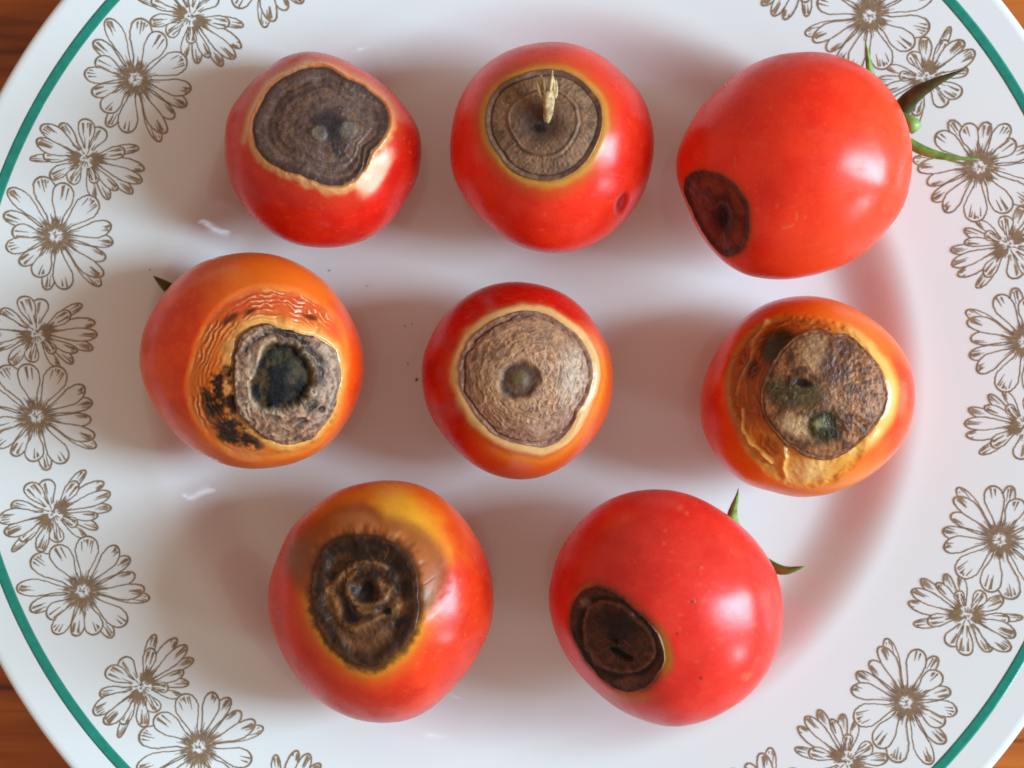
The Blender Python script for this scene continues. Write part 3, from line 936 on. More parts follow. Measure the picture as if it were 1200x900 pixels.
def paint6(F):                                          # amber, blistered rim and mottled mouldy disc
    c, r, h = skin_base(F, (238, 74, 16), (224, 52, 12))
    c = mix(c, (226, 116, 30), blob(F, 640, 150, 260, 110, 20, 0.7) * 0.8)
    c = mix(c, (228, 130, 40), sstep(560, 780, F.Y) * 0.85 * F.up)
    t = F.g + 10 * F.n2
    rightside = sstep(540, 700, F.X) * F.up
    c = mix(c, (224, 110, 40), sstep(110, 60, t) * rightside)
    c = mix(c, (236, 174, 92), sstep(86, 36, t) * rightside * 0.9)
    zone = [(165, 420), (180, 320), (230, 230), (300, 165), (400, 128), (520, 150), (620, 170), (700, 230), (740, 350), (740, 500), (720, 620), (680, 710),
            (600, 775), (500, 800), (400, 780), (320, 720), (250, 640), (200, 540)]
    z, zd = region(F, zone, 16, 12)
    z = z * (1 - F.inn)
    lft = sstep(460, 300, F.X) * F.up
    upper = sstep(430, 300, F.Y) * F.up
    low = sstep(560, 640, F.Y) * F.up
    c = mix(c, (160, 78, 22), z * np.clip(lft + upper * (1 - rightside), 0, 1) * 0.9)
    c = mix(c, (120, 54, 18), z * lft * upper * sstep(-0.2, 0.5, F.n2) * 0.8)
    c = mix(c, (216, 148, 62), z * low * 0.85)
    c = mix(c, (232, 184, 118), blob(F, 490, 745, 90, 40, -10, 0.6, 0.4) * 0.8 * (1 - F.inn))
    c = mix(c, (214, 120, 30), blob(F, 300, 620, 60, 90, -30, 0.5, 0.4) * 0.8 * (1 - F.inn))
    c = mix(c, (140, 62, 14), blob(F, 330, 640, 26, 50, -35, 0.5, 0.6) * 0.6 * (1 - F.inn))
    c = mix(c, (196, 132, 60), np.exp(-((zd + 4) / 10) ** 2) * F.up * (1 - F.inn) * lft * 0.7)
    dk = blob(F, 372, 240, 72, 62, -15, 0.35, 0.3) * (1 - F.inn)
    c = mix(c, (46, 34, 16), dk * 0.95)
    c = mix(c, (96, 60, 26), sstep(0.0, 0.5, F.n2) * dk * 0.7)
    c = mix(c, (70, 62, 34), blob(F, 335, 270, 26, 34, 0, .5, .5) * (1 - F.inn) * 0.7)
    c = mix(c, (54, 24, 14), blob(F, 268, 340, 22, 40, 10, 0.5, 0.5) * (1 - F.inn) * 0.7)
    flap = stroke(F, [(232, 500), (232, 580), (262, 635), (305, 670), (345, 712)], 6)
    flap2 = stroke(F, [(398, 650), (404, 690), (392, 730), (402, 760)], 10)
    flap3 = stroke(F, [(205, 440), (220, 380), (262, 300), (270, 220), (330, 150)], 7)
    wr = np.sin(zd / 5.5 + 7 * F.n1 + 3.5 * F.n2)
    wst = z * np.clip(lft + upper * (1 - rightside) * 0.8, 0, 1) * (1 - 0.9 * blob(F, 372, 240, 90, 80, -15, 0.35, 0.3))
    c = mix(c, (206, 130, 66), sstep(0.4, 1, wr) * wst * 0.25)
    c = mix(c, (238, 186, 120), np.clip(flap + 0.8 * flap2 + 0.5 * flap3, 0, 1) * (1 - F.inn) * 0.6)
    frill = F.s1 + 0.5 * F.s2
    fst = (1 - F.inn) * np.exp(-((F.g - 18) / 16) ** 2) * low
    c = mix(c, (246, 216, 170), sstep(0.3, 1, frill) * fst * 0.5)
    c = mix(c, (110, 52, 22), sstep(16, 0, F.g) * (1 - F.inn) * 0.6)
    k = np.tile(np.array([150, 94, 58.0]), (len(F.X), 1))
    k = mix(k, (90, 54, 36), sstep(-0.2, 0.4, F.n2))
    k = mix(k, (172, 130, 92), blob(F, 520, 275, 50, 80, 10, 0.6, 0.5) * 0.75)
    k = mix(k, (190, 148, 106), blob(F, 440, 560, 75, 45, 15, 0.4, 0.35) * 0.9)
    k = mix(k, (150, 108, 80), blob(F, 600, 480, 50, 120, 20, 0.6, 0.5) * 0.5)
    k = mix(k, (66, 54, 32), blob(F, 410, 440, 90, 60, 10, 0.5, 0.5) * 0.85)
    k = mix(k, (78, 62, 38), blob(F, 500, 440, 60, 70, 0, 0.5, 0.5) * 0.8)
    k = mix(k, (84, 58, 54), blob(F, 590, 340, 60, 50, 20, 0.5, 0.5) * 0.7)
    k = mix(k, (62, 44, 42), blob(F, 650, 260, 50, 40, 30, 0.5, 0.5) * 0.6)
    k = mix(k, (28, 20, 18), blob(F, 472, 392, 34, 16, 10, 0.5, 0.4))
    k = mix(k, (44, 36, 18), blob(F, 560, 570, 68, 62, 0, 0.3, 0.3) * 0.9)
    k = mix(k, (128, 120, 74), blob(F, 540, 562, 26, 24, 0, 0.5, 0.4) * 0.8)
    k = mix(k, (52, 52, 40), blob(F, 545, 585, 18, 14, 0, 0.4, 0.4) * 0.8)
    lip = np.exp(-((F.q - 0.955 - 0.04 * F.n1 - 0.015 * F.n2) / 0.016) ** 2)
    k = mix(k, (58, 36, 28), lip * (0.35 + 0.5 * sstep(640, 380, F.X)) * sstep(-0.7, 0.2, F.n2 + 0.2))
    k = mix(k, (150, 110, 88), np.exp(-((F.q - 0.93) / 0.012) ** 2) * 0.5)
    cre = ridged(F.P * np.array([0.95, 0.85, 0.9]) + 0.7 * np.stack([F.n1, F.n2, F.n1], 1), 2, 41)
    cre = 0.6 * cre + 0.5 * F.s1 * sstep(0.2, 0.5, F.q)
    rt = sstep(520, 640, F.X)
    k = mix(k, (66, 38, 26), sstep(0.1, 0.7, -cre) * (0.35 + 0.4 * rt))
    k = mix(k, (176, 140, 110), sstep(0.4, 0.9, cre) * 0.3)
    k = mix(k, (120, 66, 34), sstep(0.90, 1.0, F.q + 0.10 * F.n2 + 0.05 * F.n1) * 0.75)
    k = k * (1 + 0.2 * F.n3)[:, None]
    c = c * (1 - F.inn[:, None]) + k * F.inn[:, None]
    r = np.where(F.inn > 0, 0.44 + 0.1 * F.n2, 0.24 - 0.10 * z + 0.2 * dk)
    hp = -1.1 * (1 - F.q ** 2) + (0.08 + 0.14 * rt) * cre + 0.2 * F.n2 + 0.08 * F.n3 - 0.15 * lip - 0.5 * blob(F, 472, 392, 34, 20, 10, .5, .3)
    hp += 0.4 * blob(F, 540, 562, 34, 30, 0, 0.6) - 0.3 * blob(F, 560, 570, 70, 64, 0, 0.3)
    h = np.where(F.inn > 0, hp + 0.25, h - 0.7 * z * np.clip(lft + low + upper, 0, 1) + 0.6 * (flap + flap2 + 0.7 * flap3) + 0.15 * wr * wst
                 + 0.25 * F.n2 * z + 0.12 * frill * fst - 0.25 * np.exp(-(F.g / 12) ** 2))
    return c, r, h

def paint7(F):                                          # black crater inside a brown translucent halo
    c, r, h = skin_base(F, (226, 58, 22), (212, 40, 14))
    t = F.g + 8 * F.n2
    c = mix(c, (222, 92, 22), sstep(330, 90, F.Y) * 0.9 * F.up)
    c = mix(c, (222, 100, 24), sstep(120, 40, t) * 0.8)
    c = mix(c, (226, 158, 40), blob(F, 520, 170, 190, 70, 38, 0.6, 0.3) * 0.9)
    c = mix(c, (214, 140, 36), sstep(60, 14, t) * sstep(330, 460, F.Y) * F.up * 0.9)
    c = mix(c, (222, 140, 40), blob(F, 290, 110, 130, 26, -22, 0.6, 0.3) * 0.6)
    zone = [(102, 300), (128, 240), (200, 180), (275, 122), (350, 112), (430, 165), (520, 188), (590, 228), (640, 305), (648, 385), (612, 450), (560, 500),
            (450, 520), (300, 480), (190, 440), (118, 370)]
    z, zd = region(F, zone, 34, 6)
    z = z * (1 - F.inn)
    c = mix(c, (164, 86, 38), z * 0.92)
    c = mix(c, (138, 70, 28), np.exp(-((zd + 14) / 24) ** 2) * F.up * (1 - F.inn) * sstep(460, 340, F.Y) * 0.4)
    c = mix(c, (132, 90, 34), blob(F, 580, 445, 40, 40, 0, 0.6, 0.4) * z * 0.6)
    c = mix(c, (128, 70, 34), blob(F, 160, 300, 60, 60, 0, 0.6, 0.4) * z * 0.5)
    c = mix(c, (190, 120, 70), blob(F, 330, 165, 70, 30, 0, 0.6, 0.4) * z * 0.6)
    c = mix(c, (74, 38, 18), sstep(34, 0, F.g + 9 * F.n3 + 6 * F.s1) * (1 - F.inn) * 0.85)
    frill = F.s1 + 0.4 * F.s2
    fst = z * np.exp(-((F.g - 30) / 24) ** 2) * sstep(380, 240, F.Y)
    c = mix(c, (206, 148, 100), sstep(0.2, 1, frill) * fst * 0.5)
    c = mix(c, (96, 50, 22), sstep(0.2, 1, -frill) * fst * 0.5)
    crk = stroke(F, [(545, 405), (580, 388), (612, 365)], 2.5)
    c = mix(c, (90, 44, 22), crk * 0.6)
    k = np.tile(np.array([80, 46, 26.0]), (len(F.X), 1))
    k = mix(k, (44, 28, 20), sstep(-0.3, 0.3, F.n2))
    k = mix(k, (112, 70, 42), blob(F, 360, 585, 110, 60, 0, 0.35, 0.3) * 0.85)
    k = mix(k, (138, 88, 46), blob(F, 252, 455, 22, 70, -14, 0.45, 0.4) * 0.9)
    k = mix(k, (122, 76, 40), blob(F, 490, 470, 40, 34, -40, 0.45, 0.4) * 0.8)
    k = mix(k, (116, 74, 44), blob(F, 440, 420, 26, 30, 0, 0.5, 0.5) * 0.7)
    k = mix(k, (84, 60, 44), blob(F, 395, 320, 50, 20, 5, 0.5, 0.5) * 0.7)
    rd = [stroke(F, p, 12) for p in ([(238, 402), (262, 372), (292, 340), (334, 312), (390, 305), (440, 325)],
                                    [(232, 410), (255, 470), (276, 525), (325, 552), (380, 525), (430, 505), (480, 470), (525, 448)],
                                    [(300, 420), (296, 370), (330, 340)], [(345, 470), (395, 462), (440, 440), (455, 405), (420, 385)],
                                    [(310, 430), (330, 460), (352, 490), (400, 488)])]
    rdg = np.clip(sum(rd), 0, 1)
    k = mix(k, (136, 88, 48), rdg * sstep(-0.5, 0.2, F.n3 + 0.35 * F.n2 + 0.2) * 0.85)
    k = mix(k, (14, 10, 8), blob(F, 368, 412, 26, 34, 0, 0.5, 0.3))
    k = mix(k, (20, 14, 10), blob(F, 452, 488, 16, 14, 0, 0.4, 0.3))
    k = mix(k, (20, 14, 12), blob(F, 310, 500, 28, 34, 0, 0.5, 0.4) * 0.8)
    k = mix(k, (34, 18, 12), np.exp(-((F.q - 0.88) / 0.07) ** 2) * 0.6)
    k = mix(k, (86, 46, 22), sstep(0.93, 1.0, F.q + 0.08 * F.n2 + 0.03 * F.s1) * 0.8)
    ring = np.sin(F.q * 24 + 3 * F.n1)
    k = mix(k, (74, 48, 32), sstep(0.5, 1, ring) * 0.35)
    k = mix(k, (172, 128, 84), stroke(F, [(228, 515), (270, 497)], 3) * 0.3 + stroke(F, [(436, 295), (452, 270), (446, 262)], 2) * 0.3)
    k = k * (1 + 0.12 * F.n3)[:, None]
    c = c * (1 - F.inn[:, None]) + k * F.inn[:, None]
    r = np.where(F.inn > 0, 0.42 + 0.1 * F.n2, r + 0.05 * z)
    hp = -1.4 * wall_of(F, 0.30) - 1.2 * (1 - F.q ** 2) + 0.34 * rdg + 0.12 * ring + 0.25 * F.n2 + 0.04 * F.n3 - 1.2 * blob(F, 368, 412, 34, 40, 0, 0.6, 0.3)
    hp += 0.3 * blob(F, 360, 585, 110, 60, 0, 0.35, 0.3)
    h = np.where(F.inn > 0, hp, h - 0.6 * z + 0.16 * frill * fst - 0.4 * np.exp(-(F.g / 16) ** 2) - 0.04 * crk)
    return c, r, h

def paint8(F):                                          # red, lying on its side, ringed black brown patch
    c, r, h = skin_base(F, (228, 50, 36), (218, 38, 28), 0.7)
    t = F.g + 6 * F.n2
    c = mix(c, (160, 50, 20), sstep(46, 10, t) * 0.6)
    c = mix(c, (84, 34, 18), sstep(15, 0, F.g + 4 * F.n3) * 0.8 * (1 - F.inn))
    c = mix(c, (176, 120, 34), blob(F, 455, 620, 34, 100, -12, 0.6, 0.2) * (1 - F.inn) * sstep(50, 8, F.g) * 0.95)
    c = mix(c, (200, 100, 40), blob(F, 330, 770, 90, 22, 0, 0.6, 0.2) * (1 - F.inn) * 0.8)
    c = mix(c, (186, 110, 40), blob(F, 160, 395, 40, 16, -35, 0.6, 0.2) * (1 - F.inn) * 0.5)
    sp = np.clip(sum(blob(F, x, y, a, a, 0, 0.4, 0.5) for x, y, a in ((728, 700, 13), (745, 690, 8), (575, 316, 7), (448, 186, 6), (442, 230, 6), (500, 105, 12), (522, 125, 10), (545, 433, 9), (765, 372, 6))), 0, 1)
    c = mix(c, (236, 120, 76), sp * 0.4)
    c = mix(c, (60, 40, 26), np.clip(blob(F, 545, 435, 6, 6) + blob(F, 573, 703, 5, 5) + blob(F, 490, 548, 4, 4), 0, 1) * 0.7)
    k = np.tile(np.array([82, 40, 28.0]), (len(F.X), 1))
    k = mix(k, (62, 30, 22), sstep(-0.3, 0.4, F.n2))
    disc, dd = region(F, [(150, 535), (165, 465), (208, 430), (270, 440), (340, 500), (398, 560), (412, 622), (382, 668), (310, 695), (240, 682), (180, 622)], 6, 5)
    k = mix(k, (66, 36, 24), disc * 0.7)
    k = mix(k, (112, 54, 34), sstep(0.0, 0.5, F.n2 + 0.3 * F.s1) * 0.6)
    k = mix(k, (36, 18, 14), sstep(0.05, 0.5, fbm(F.P * 0.35, 3, 19)) * 0.6)
    k = mix(k, (30, 16, 12), blob(F, 280, 530, 70, 50, 30, 0.6, 0.4) * 0.8)
    k = mix(k, (84, 44, 26), blob(F, 190, 560, 34, 80, -30, 0.6, 0.5) * 0.5)
    k = mix(k, (80, 40, 26), blob(F, 340, 600, 50, 60, 20, 0.6, 0.5) * 0.5)
    lip = np.exp(-((dd + 3) / 7) ** 2) * F.up
    k = mix(k, (112, 62, 36), lip * 0.8)
    k = mix(k, (22, 12, 10), np.exp(-((dd - 12) / 8) ** 2) * F.up * 0.8)
    k = mix(k, (84, 42, 30), np.exp(-((F.q - 0.9) / 0.05) ** 2) * 0.5)
    k = mix(k, (8, 5, 5), np.clip(blob(F, 268, 628, 30, 11, 25, 0.3, 0.3) + blob(F, 302, 645, 22, 8, 5, 0.3, 0.3), 0, 1))
    k = mix(k, (110, 66, 44), blob(F, 322, 722, 36, 18, -5, 0.5, 0.3) * 0.7)
    k = mix(k, (130, 90, 70), blob(F, 163, 438, 17, 20, 0, 0.5, 0.3) * 0.7)
    k = mix(k, (110, 66, 50), stroke(F, [(295, 580), (312, 600)], 3) * 0.7)
    k = k * (1 + 0.2 * F.n3)[:, None]
    c = c * (1 - F.inn[:, None]) + k * F.inn[:, None]
    r = np.where(F.inn > 0, 0.44 + 0.12 * F.n2, r)
    hp = -0.28 * wall_of(F, 0.22) - 1.4 * (1 - F.q ** 2) + 0.22 * lip - 0.3 * np.exp(-((dd - 12) / 8) ** 2) * F.up + 0.24 * F.n2 + 0.07 * F.n3 + 0.08 * F.s1
    hp += -0.9 * np.clip(blob(F, 268, 628, 34, 14, 25, 0.4, 0.3) + blob(F, 302, 645, 26, 11, 5, 0.4, 0.3), 0, 1) + 0.4 * blob(F, 163, 438, 17, 20, 0, 0.6, 0.2)
    h = np.where(F.inn > 0, hp, h - 0.2 * np.exp(-(F.g / 14) ** 2) + 0.06 * sp)
    return c, r, h

SPECS = [
 dict(zoom=(240, 40, 0.3), seed=1, tall=0.93, paint=paint1, ragged=0.03,
  label='top left tomato whose dark grey brown sunken cap has a cream collar', patch_label='large dark grey brown sunken rot cap with a wavy edge',
  sil=[(78,430),(90,320),(150,230),(230,155),(310,100),(400,73),(500,85),(600,130),(700,200),(780,290),(835,370),(844,460),(825,560),(780,650),(720,735),(640,800),(540,832),(440,838),(330,815),(240,765),(160,690),(105,590)],
  patch=[(190,390),(215,290),(265,205),(340,160),(400,135),(490,135),(560,180),(640,220),(700,270),(720,340),(690,410),(650,450),(630,510),(580,570),(520,590),(430,575),(370,545),(290,520),(225,480)]),
 dict(zoom=(500, 30, 0.3111), seed=2, tall=0.95, paint=paint2,
  label='tomato with a straw coloured dry stub standing on its brown ringed cap', patch_label='brown leathery rot cap with growth rings',
  sil=[(85,470),(100,350),(150,240),(220,150),(320,90),(430,64),(540,68),(640,105),(730,180),(810,270),(850,380),(855,480),(830,600),(790,680),(720,760),(630,820),(520,855),(420,852),(320,815),(230,750),(150,660),(100,570)],
  patch=[(222,345),(240,270),(290,215),(360,185),(450,165),(530,175),(600,220),(645,270),(662,340),(645,430),(610,500),(560,550),(480,580),(390,575),(330,550),(270,480),(230,410)]),
 dict(zoom=(770, 30, 0.3445), seed=3, tall=0.92, paint=paint3, stem=(21, -24),
  label='smooth red tomato on its side with long green sepals at the top right', patch_label='small dark maroon rot patch',
  sil=[(60,480),(80,400),(120,320),(190,240),(270,170),(370,120),(470,102),(560,105),(650,135),(730,190),(790,260),(830,340),(848,430),(845,540),(825,620),(770,700),(700,770),(600,830),(500,858),(400,866),(310,855),(240,820),(190,775),(140,710),(100,620),(70,560)],
  patch=[(77,575),(88,540),(120,510),(170,505),(220,520),(265,560),(300,610),(305,680),(295,740),(260,780),(215,785),(172,750),(142,695),(104,630)]),
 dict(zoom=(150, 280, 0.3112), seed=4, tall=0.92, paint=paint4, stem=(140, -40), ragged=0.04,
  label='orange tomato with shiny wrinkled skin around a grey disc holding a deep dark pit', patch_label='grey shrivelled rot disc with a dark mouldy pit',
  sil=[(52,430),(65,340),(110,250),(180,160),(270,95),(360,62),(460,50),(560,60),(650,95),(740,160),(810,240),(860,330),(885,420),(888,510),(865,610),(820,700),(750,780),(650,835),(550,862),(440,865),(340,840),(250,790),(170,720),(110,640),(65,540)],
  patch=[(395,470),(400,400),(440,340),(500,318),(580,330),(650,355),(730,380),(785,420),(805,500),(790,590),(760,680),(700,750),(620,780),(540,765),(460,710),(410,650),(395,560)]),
 dict(zoom=(470, 310, 0.3), seed=5, tall=0.95, paint=paint5, ragged=0.02,
  label='centre tomato with a round tan leathery cap and a dark navel', patch_label='tan wrinkled leathery rot cap with a dark centre',
  sil=[(78,440),(85,350),(120,270),(180,185),(260,120),(350,80),(450,66),(540,78),(620,105),(700,165),(770,250),(815,340),(830,440),(820,540),(780,640),(720,720),(650,780),(570,820),(480,838),(390,830),(310,800),(230,740),(160,660),(105,570)],
  patch=[(225,420),(245,330),(290,270),(350,225),(420,195),(500,180),(570,195),(640,240),(700,290),(740,360),(750,430),(735,500),(695,570),(675,620),(620,690),(560,715),(490,702),(420,690),(350,650),(290,590),(245,510)]),
 dict(zoom=(800, 330, 0.3), seed=6, tall=0.92, paint=paint6, ragged=0.03,
  label='orange tomato with amber blistered skin around a mottled brown and olive mouldy disc', patch_label='mottled brown and olive rot disc',
  sil=[(68,470),(85,380),(130,290),(170,220),(230,150),(320,90),(420,62),(520,60),(620,85),(710,130),(800,200),(860,280),(895,370),(903,450),(890,550),(850,640),(790,710),(710,770),(620,815),(520,840),(420,838),(330,815),(240,790),(170,730),(110,650),(80,570)],
  patch=[(310,450),(330,360),(370,290),(430,225),(500,190),(590,205),(640,205),(700,260),(760,320),(795,400),(795,480),(750,560),(700,620),(640,670),(560,695),(480,680),(420,640),(370,590),(325,530)]),
 dict(zoom=(300, 550, 0.3445), seed=7, tall=0.93, paint=paint7, ragged=0.03,
  label='red and yellow tomato with a black crater inside a brown halo', patch_label='black crumpled rot crater',
  sil=[(42,480),(45,390),(75,300),(120,200),(190,130),(280,70),(380,42),(470,38),(560,55),(640,100),(710,170),(770,270),(800,370),(808,470),(790,560),(740,650),(670,740),(600,810),(520,850),(430,858),(330,840),(230,790),(140,700),(80,600)],
  patch=[(190,400),(210,310),(230,260),(280,232),(360,225),(440,235),(500,270),(540,340),(550,430),(545,520),(510,590),(450,650),(370,675),(300,645),(240,580),(200,500)]),
 dict(zoom=(630, 560, 0.3333), seed=8, tall=0.93, paint=paint8, stem=(36, -34), ragged=0.02,
  label='large red tomato at the bottom with an oval black brown ringed patch on its left', patch_label='oval black brown rot patch with a raised ring',
  sil=[(38,420),(55,320),(90,230),(150,150),(230,85),(330,45),(420,38),(520,55),(620,100),(710,165),(790,250),(840,340),(858,440),(850,560),(810,670),(750,750),(660,810),(560,855),(470,870),(380,850),(290,810),(210,750),(140,680),(80,590),(50,510)],
  patch=[(115,500),(130,440),(160,395),(210,383),(270,405),(330,460),(390,510),(430,570),(445,640),(420,690),(370,740),(320,755),(260,735),(200,680),(150,610)]),
]
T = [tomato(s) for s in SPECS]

# ---- green parts
def bez(P, n):
    P = [np.array(p, float) for p in P]
    out = []
    for k in range(n + 1):
        t = k / n
        Q = P
        while len(Q) > 1:
            Q = [a * (1 - t) + b * t for a, b in zip(Q[:-1], Q[1:])]
        out.append(Q[0])
    return np.array(out)

def blade(name, path, width, mat, parent, side, thick=0.00045, curl=0.25, seed=0):
    """a pointed leaf with a fold along its middle and real thickness"""
    rnd = random.Random(seed)
    n = len(path)
    V, F = [], []
    Tn = np.gradient(path, axis=0)
    Tn /= np.linalg.norm(Tn, axis=1)[:, None]
    NC = 7
    for i in range(n):
        t = i / (n - 1)
        w = width * (0.55 + 0.45 * math.sin(min(1, t / 0.45) * math.pi / 2)) * (1 - max(0, (t - 0.45) / 0.55) ** 1.7) + 0.00012
        sd = side - Tn[i] * (side @ Tn[i])
        sd /= np.linalg.norm(sd)
        up = np.cross(sd, Tn[i])
        if up[2] < 0: up = -up
        for lay in (1, -1):
            for j in range(NC):
                u = 2 * j / (NC - 1) - 1
                p = path[i] + sd * (u * w / 2) + up * (curl * w * (u * u) + lay * thick * 0.5 * (1 - 0.7 * abs(u)) + rnd.uniform(-1, 1) * 0.00004)
                V.append(p)
    S = 2 * NC
    for i in range(n - 1):
        for j in range(NC - 1):
            a = i * S + j
            F.append((a, a + 1, a + S + 1, a + S))
            b = i * S + NC + j
            F.append((b + 1, b, b + S, b + S + 1))
        a, b = i * S, i * S + NC
        F.append((b, a, a + S, b + S))
        a, b = i * S + NC - 1, i * S + 2 * NC - 1
        F.append((a, b, b + S, a + S))
    for i, flip in ((0, 0), (n - 1, 1)):
        f = [i*S + j for j in range(NC)] + [i*S + NC + j for j in reversed(range(NC))]
        F.append(tuple(f if flip else f[::-1]))
    return mesh_obj(name, V, F, mat, parent)

def tube(name, path, radii, mat, parent, seg=12, seed=0):
    rnd = random.Random(seed)
    n = len(path)
    Tn = np.gradient(path, axis=0)
    Tn /= np.linalg.norm(Tn, axis=1)[:, None]
    V, F = [], []
    ref = np.array([0.3, 0.2, 1.0])
    for i in range(n):
        a = np.cross(Tn[i], ref); a /= np.linalg.norm(a)
        b = np.cross(Tn[i], a)
        for j in range(seg):
            t = 2 * math.pi * j / seg
            r = radii[i] * (1 + 0.10 * math.sin(3 * t + i * 0.4) + rnd.uniform(-0.05, 0.05))
            V.append(path[i] + (a * math.cos(t) + b * math.sin(t)) * r)
    for i in range(n - 1):
        for j in range(seg):
            k = (j + 1) % seg
            F.append((i*seg + j, i*seg + k, (i+1)*seg + k, (i+1)*seg + j))
    F.append(tuple(range(seg))[::-1])
    F.append(tuple((n-1)*seg + j for j in range(seg)))
    return mesh_obj(name, V, F, mat, parent)

def calyx(info, seed):
    """small green disc at the stem end; returns it and the point where sepals grow"""
    c0 = info['ctr'] - info['base']
    sd = info['sd']
    surf = info['body'](sd[None])[0] + c0
    p = surf - sd * 0.0016
    ax = np.cross(sd, [0, 0, 1.0]); ax /= np.linalg.norm(ax)
    ay = np.cross(sd, ax)
    V, F = [p + sd * 0.0014], []
    SEG = 20
    for r, hgt in ((0.0018, 0.0013), (0.0034, 0.0008), (0.0042, 0.0)):
        for j in range(SEG):
            t = 2 * math.pi * j / SEG
            k = r * (1 + 0.12 * math.sin(5 * t + seed))
            V.append(p + ax * k * math.cos(t) + ay * k * math.sin(t) + sd * hgt)
    for j in range(SEG):
        k = (j + 1) % SEG
        F.append((0, 1 + j, 1 + k))
        for q in range(2):
            F.append((1 + q*SEG + j, 1 + (q+1)*SEG + j, 1 + (q+1)*SEG + k, 1 + q*SEG + k))
    o = mesh_obj('calyx', V, F, M_GREEN, info['root'])
    return o, p + sd * 0.0012, sd

def sepal(info, cal, p0, sd, pts, width, mat, seed, curl=0.25):
    path = bez([p0, p0 + sd * 0.004] + pts, 16)
    dirn = path[-1] - path[0]
    side = np.cross(dirn, [0, 0, 1.0])
    side /= np.linalg.norm(side)
    return blade('sepal', path, width, mat, cal, side, curl=curl, seed=seed)

def hidden_sepals(info, cal, p0, sd, angs, seed):
    """the sepals that fold back along the underside"""
    c0 = info['ctr'] - info['base']
    ax = np.cross(sd, [0, 0, 1.0]); ax /= np.linalg.norm(ax)
    ay = np.cross(sd, ax)
    for i, a in enumerate(angs):
        t = math.radians(a)
        dr = ax * math.cos(t) + ay * math.sin(t)
        pts = []
        for k in range(9):
            ph = 0.10 + 0.035 * k
            d = sd * math.cos(ph) + dr * math.sin(ph)
            pts.append(info['body'](d[None])[0] + c0 + d * (0.0011 + 0.0002 * k))
        path = np.array(pts)
        side = np.cross(path[-1] - path[0], sd)
        side /= np.linalg.norm(side)
        blade('sepal', path, 0.0035, M_GREEN, cal, side, curl=0.1, seed=seed + i)

def green_for(info, zc):
    return lambda X, Y, dz: info['at'](X, Y, zc + dz)

# tomato at the top right
i3 = T[2]
cal, p0, sd = calyx(i3, 1)
z3 = i3['ctr'][2]
A = lambda X, Y, dz: i3['at'](X, Y, z3 + dz * MM)
sepal(i3, cal, p0, sd, [A(800, 265, -7), A(880, 215, -2), A(1050, 148, 2)], 0.0040, M_DARKGREEN, 1, -0.18)
sepal(i3, cal, p0, sd, [A(880, 445, -9), A(960, 448, -7), A(1098, 455, -6)], 0.0023, M_GREEN, 2, -0.2)
sepal(i3, cal, p0, sd, [A(770, 240, -9), A(690, 165, -7), A(735, 120, -3), A(706, 46, -2)], 0.0019, M_GREEN, 3, -0.2)
st = bez([p0 - sd * 0.0005, p0 + sd * 0.003, A(810, 275, -7), A(845, 310, -4), A(880, 352, -3)], 10)
tube('stalk', st, [0.0011] * 7 + [0.0012, 0.0014, 0.0016, 0.0015], M_PALEGREEN, cal, 12, 5)
hidden_sepals(i3, cal, p0, sd, [60, 120], 40)
# tomato at the bottom right
i8 = T[7]
cal, p0, sd = calyx(i8, 2)
z8 = i8['ctr'][2]
Bq = lambda X, Y, dz: i8['at'](X, Y, z8 + dz * MM)
sepal(i8, cal, p0, sd, [Bq(700, 190, -9), Bq(650, 150, -8), Bq(700, 110, -4), Bq(706, 38, -2)], 0.0027, M_GREEN, 11, -0.2)
sepal(i8, cal, p0, sd, [Bq(815, 330, -9), Bq(850, 350, -7), Bq(890, 318, -5), Bq(944, 312, -4)], 0.0024, M_GREEN, 12, -0.2)
hidden_sepals(i8, cal, p0, sd, [40, 90, 140], 50)
# orange tomato on the left
i4 = T[3]
cal, p0, sd = calyx(i4, 3)
z4 = i4['ctr'][2]
Cq = lambda X, Y, dz: i4['at'](X, Y, z4 + dz * MM)
sepal(i4, cal, p0, sd, [Cq(170, 205, -10), Cq(140, 175, -8), Cq(95, 139, -6)], 0.0030, M_DARKGREEN, 21, -0.2)
hidden_sepals(i4, cal, p0, sd, [30, 70, 110, 150], 60)

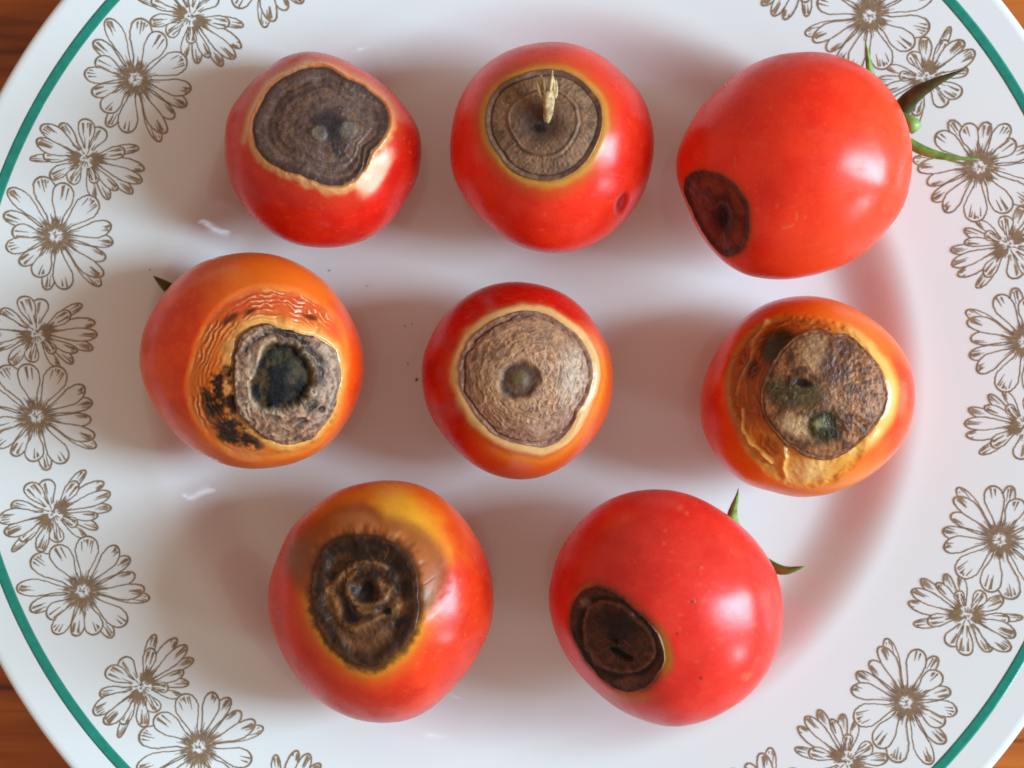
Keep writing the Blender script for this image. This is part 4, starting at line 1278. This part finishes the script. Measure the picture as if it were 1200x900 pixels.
# ---- the dry flower stub on the second tomato
def dry_stub():
    i2 = T[1]
    G, K0 = i2['G'], i2['K0']
    b = i2['surf'](455, 352)
    cpt = G[:K0].reshape(-1, 3)
    j = np.argmin(np.hypot(cpt[:, 0] - b[0], cpt[:, 1] - b[1]))
    b = cpt[j] - np.array([0, 0, 0.0004])
    zt = b[2] + i2['base'][2] + 0.0045
    tip = i2['at'](458, 190, zt)
    mid = (b + tip) / 2 + np.array([0.0002, 0, 0.0006])
    path = bez([b, b + np.array([0.0001, 0.0008, 0.0016]), mid, tip], 14)
    rad = [0.0007 + 0.0008 * (k / 14) ** 0.8 for k in range(15)]
    st = tube('dried_stub', path[:12], rad[:12], M_STRAW, i2['root'], 14, 3)
    st['label'] = 'straw coloured dry flower stub'
    rnd = random.Random(4)
    dirn = path[-1] - path[-3]
    dirn /= np.linalg.norm(dirn)
    for k in range(9):
        t = 2 * math.pi * k / 9
        off = np.array([math.cos(t), 0.25 * math.sin(t), 0.6 * math.sin(t)])
        p0 = path[9] + off * 0.0014
        p1 = path[-1] + off * 0.0021 + dirn * rnd.uniform(-0.0012, 0.0006) + np.array([rnd.uniform(-1, 1), 0, rnd.uniform(-1, 1)]) * 0.0007
        fp = bez([p0, (p0 + p1) / 2 + off * 0.0003, p1], 6)
        tube('dry_fibre', fp, [0.0004, 0.00046, 0.00046, 0.00044, 0.0004, 0.00034, 0.0002], M_STRAW, st, 6, 20 + k)
dry_stub()

# ---- dark crumbs on the plate
def crumb(px, py, size, seed):
    rnd = random.Random(seed)
    p = unproject(px, py, 0.0052)
    r = math.hypot(p[0], p[1]) / MM
    z = float(plate_z(r)) * MM
    p = unproject(px, py, z)
    V, F = [], []
    rings = [(0.25, -0.5), (0.85, -0.25), (1.0, 0.1), (0.7, 0.5), (0.2, 0.7)]
    for (k, h) in rings:
        for j in range(8):
            t = 2 * math.pi * j / 8
            q = k * rnd.uniform(0.7, 1.2) * size
            V.append((q * math.cos(t), q * math.sin(t) * 0.8, h * size + 0.5 * size))
    for i in range(4):
        for j in range(8):
            F.append((i*8 + j, i*8 + (j+1) % 8, (i+1)*8 + (j+1) % 8, (i+1)*8 + j))
    F.append(tuple(range(8))[::-1])
    F.append(tuple(32 + j for j in range(8)))
    o = mesh_obj('crumb', V, F, M_CRUMB, None, False)
    o.location = (p[0], p[1], z)
    return o
for k, (x, y, s, lab) in enumerate([
    (488, 445, 0.00034, 'largest black crumb on the plate just left of the centre tomato'),
    (478, 426, 0.00020, 'tiny black crumb a little above the largest crumb'),
    (474, 382, 0.00022, 'tiny black crumb, left one of the pair up left of the centre tomato'),
    (483, 380, 0.00016, 'tiny black crumb, right one of the pair up left of the centre tomato'),
    (386, 317, 0.00020, 'tiny black crumb above the right shoulder of the wrinkled orange tomato'),
    (430, 335, 0.00016, 'tiny faint crumb right of the wrinkled orange tomato near its top'),
    (176, 316, 0.00018, 'tiny crumb beside the green sepal tip of the wrinkled orange tomato')]):
    tag(crumb(x, y, s, k), lab, 'crumb', 'dark crumbs on the plate')
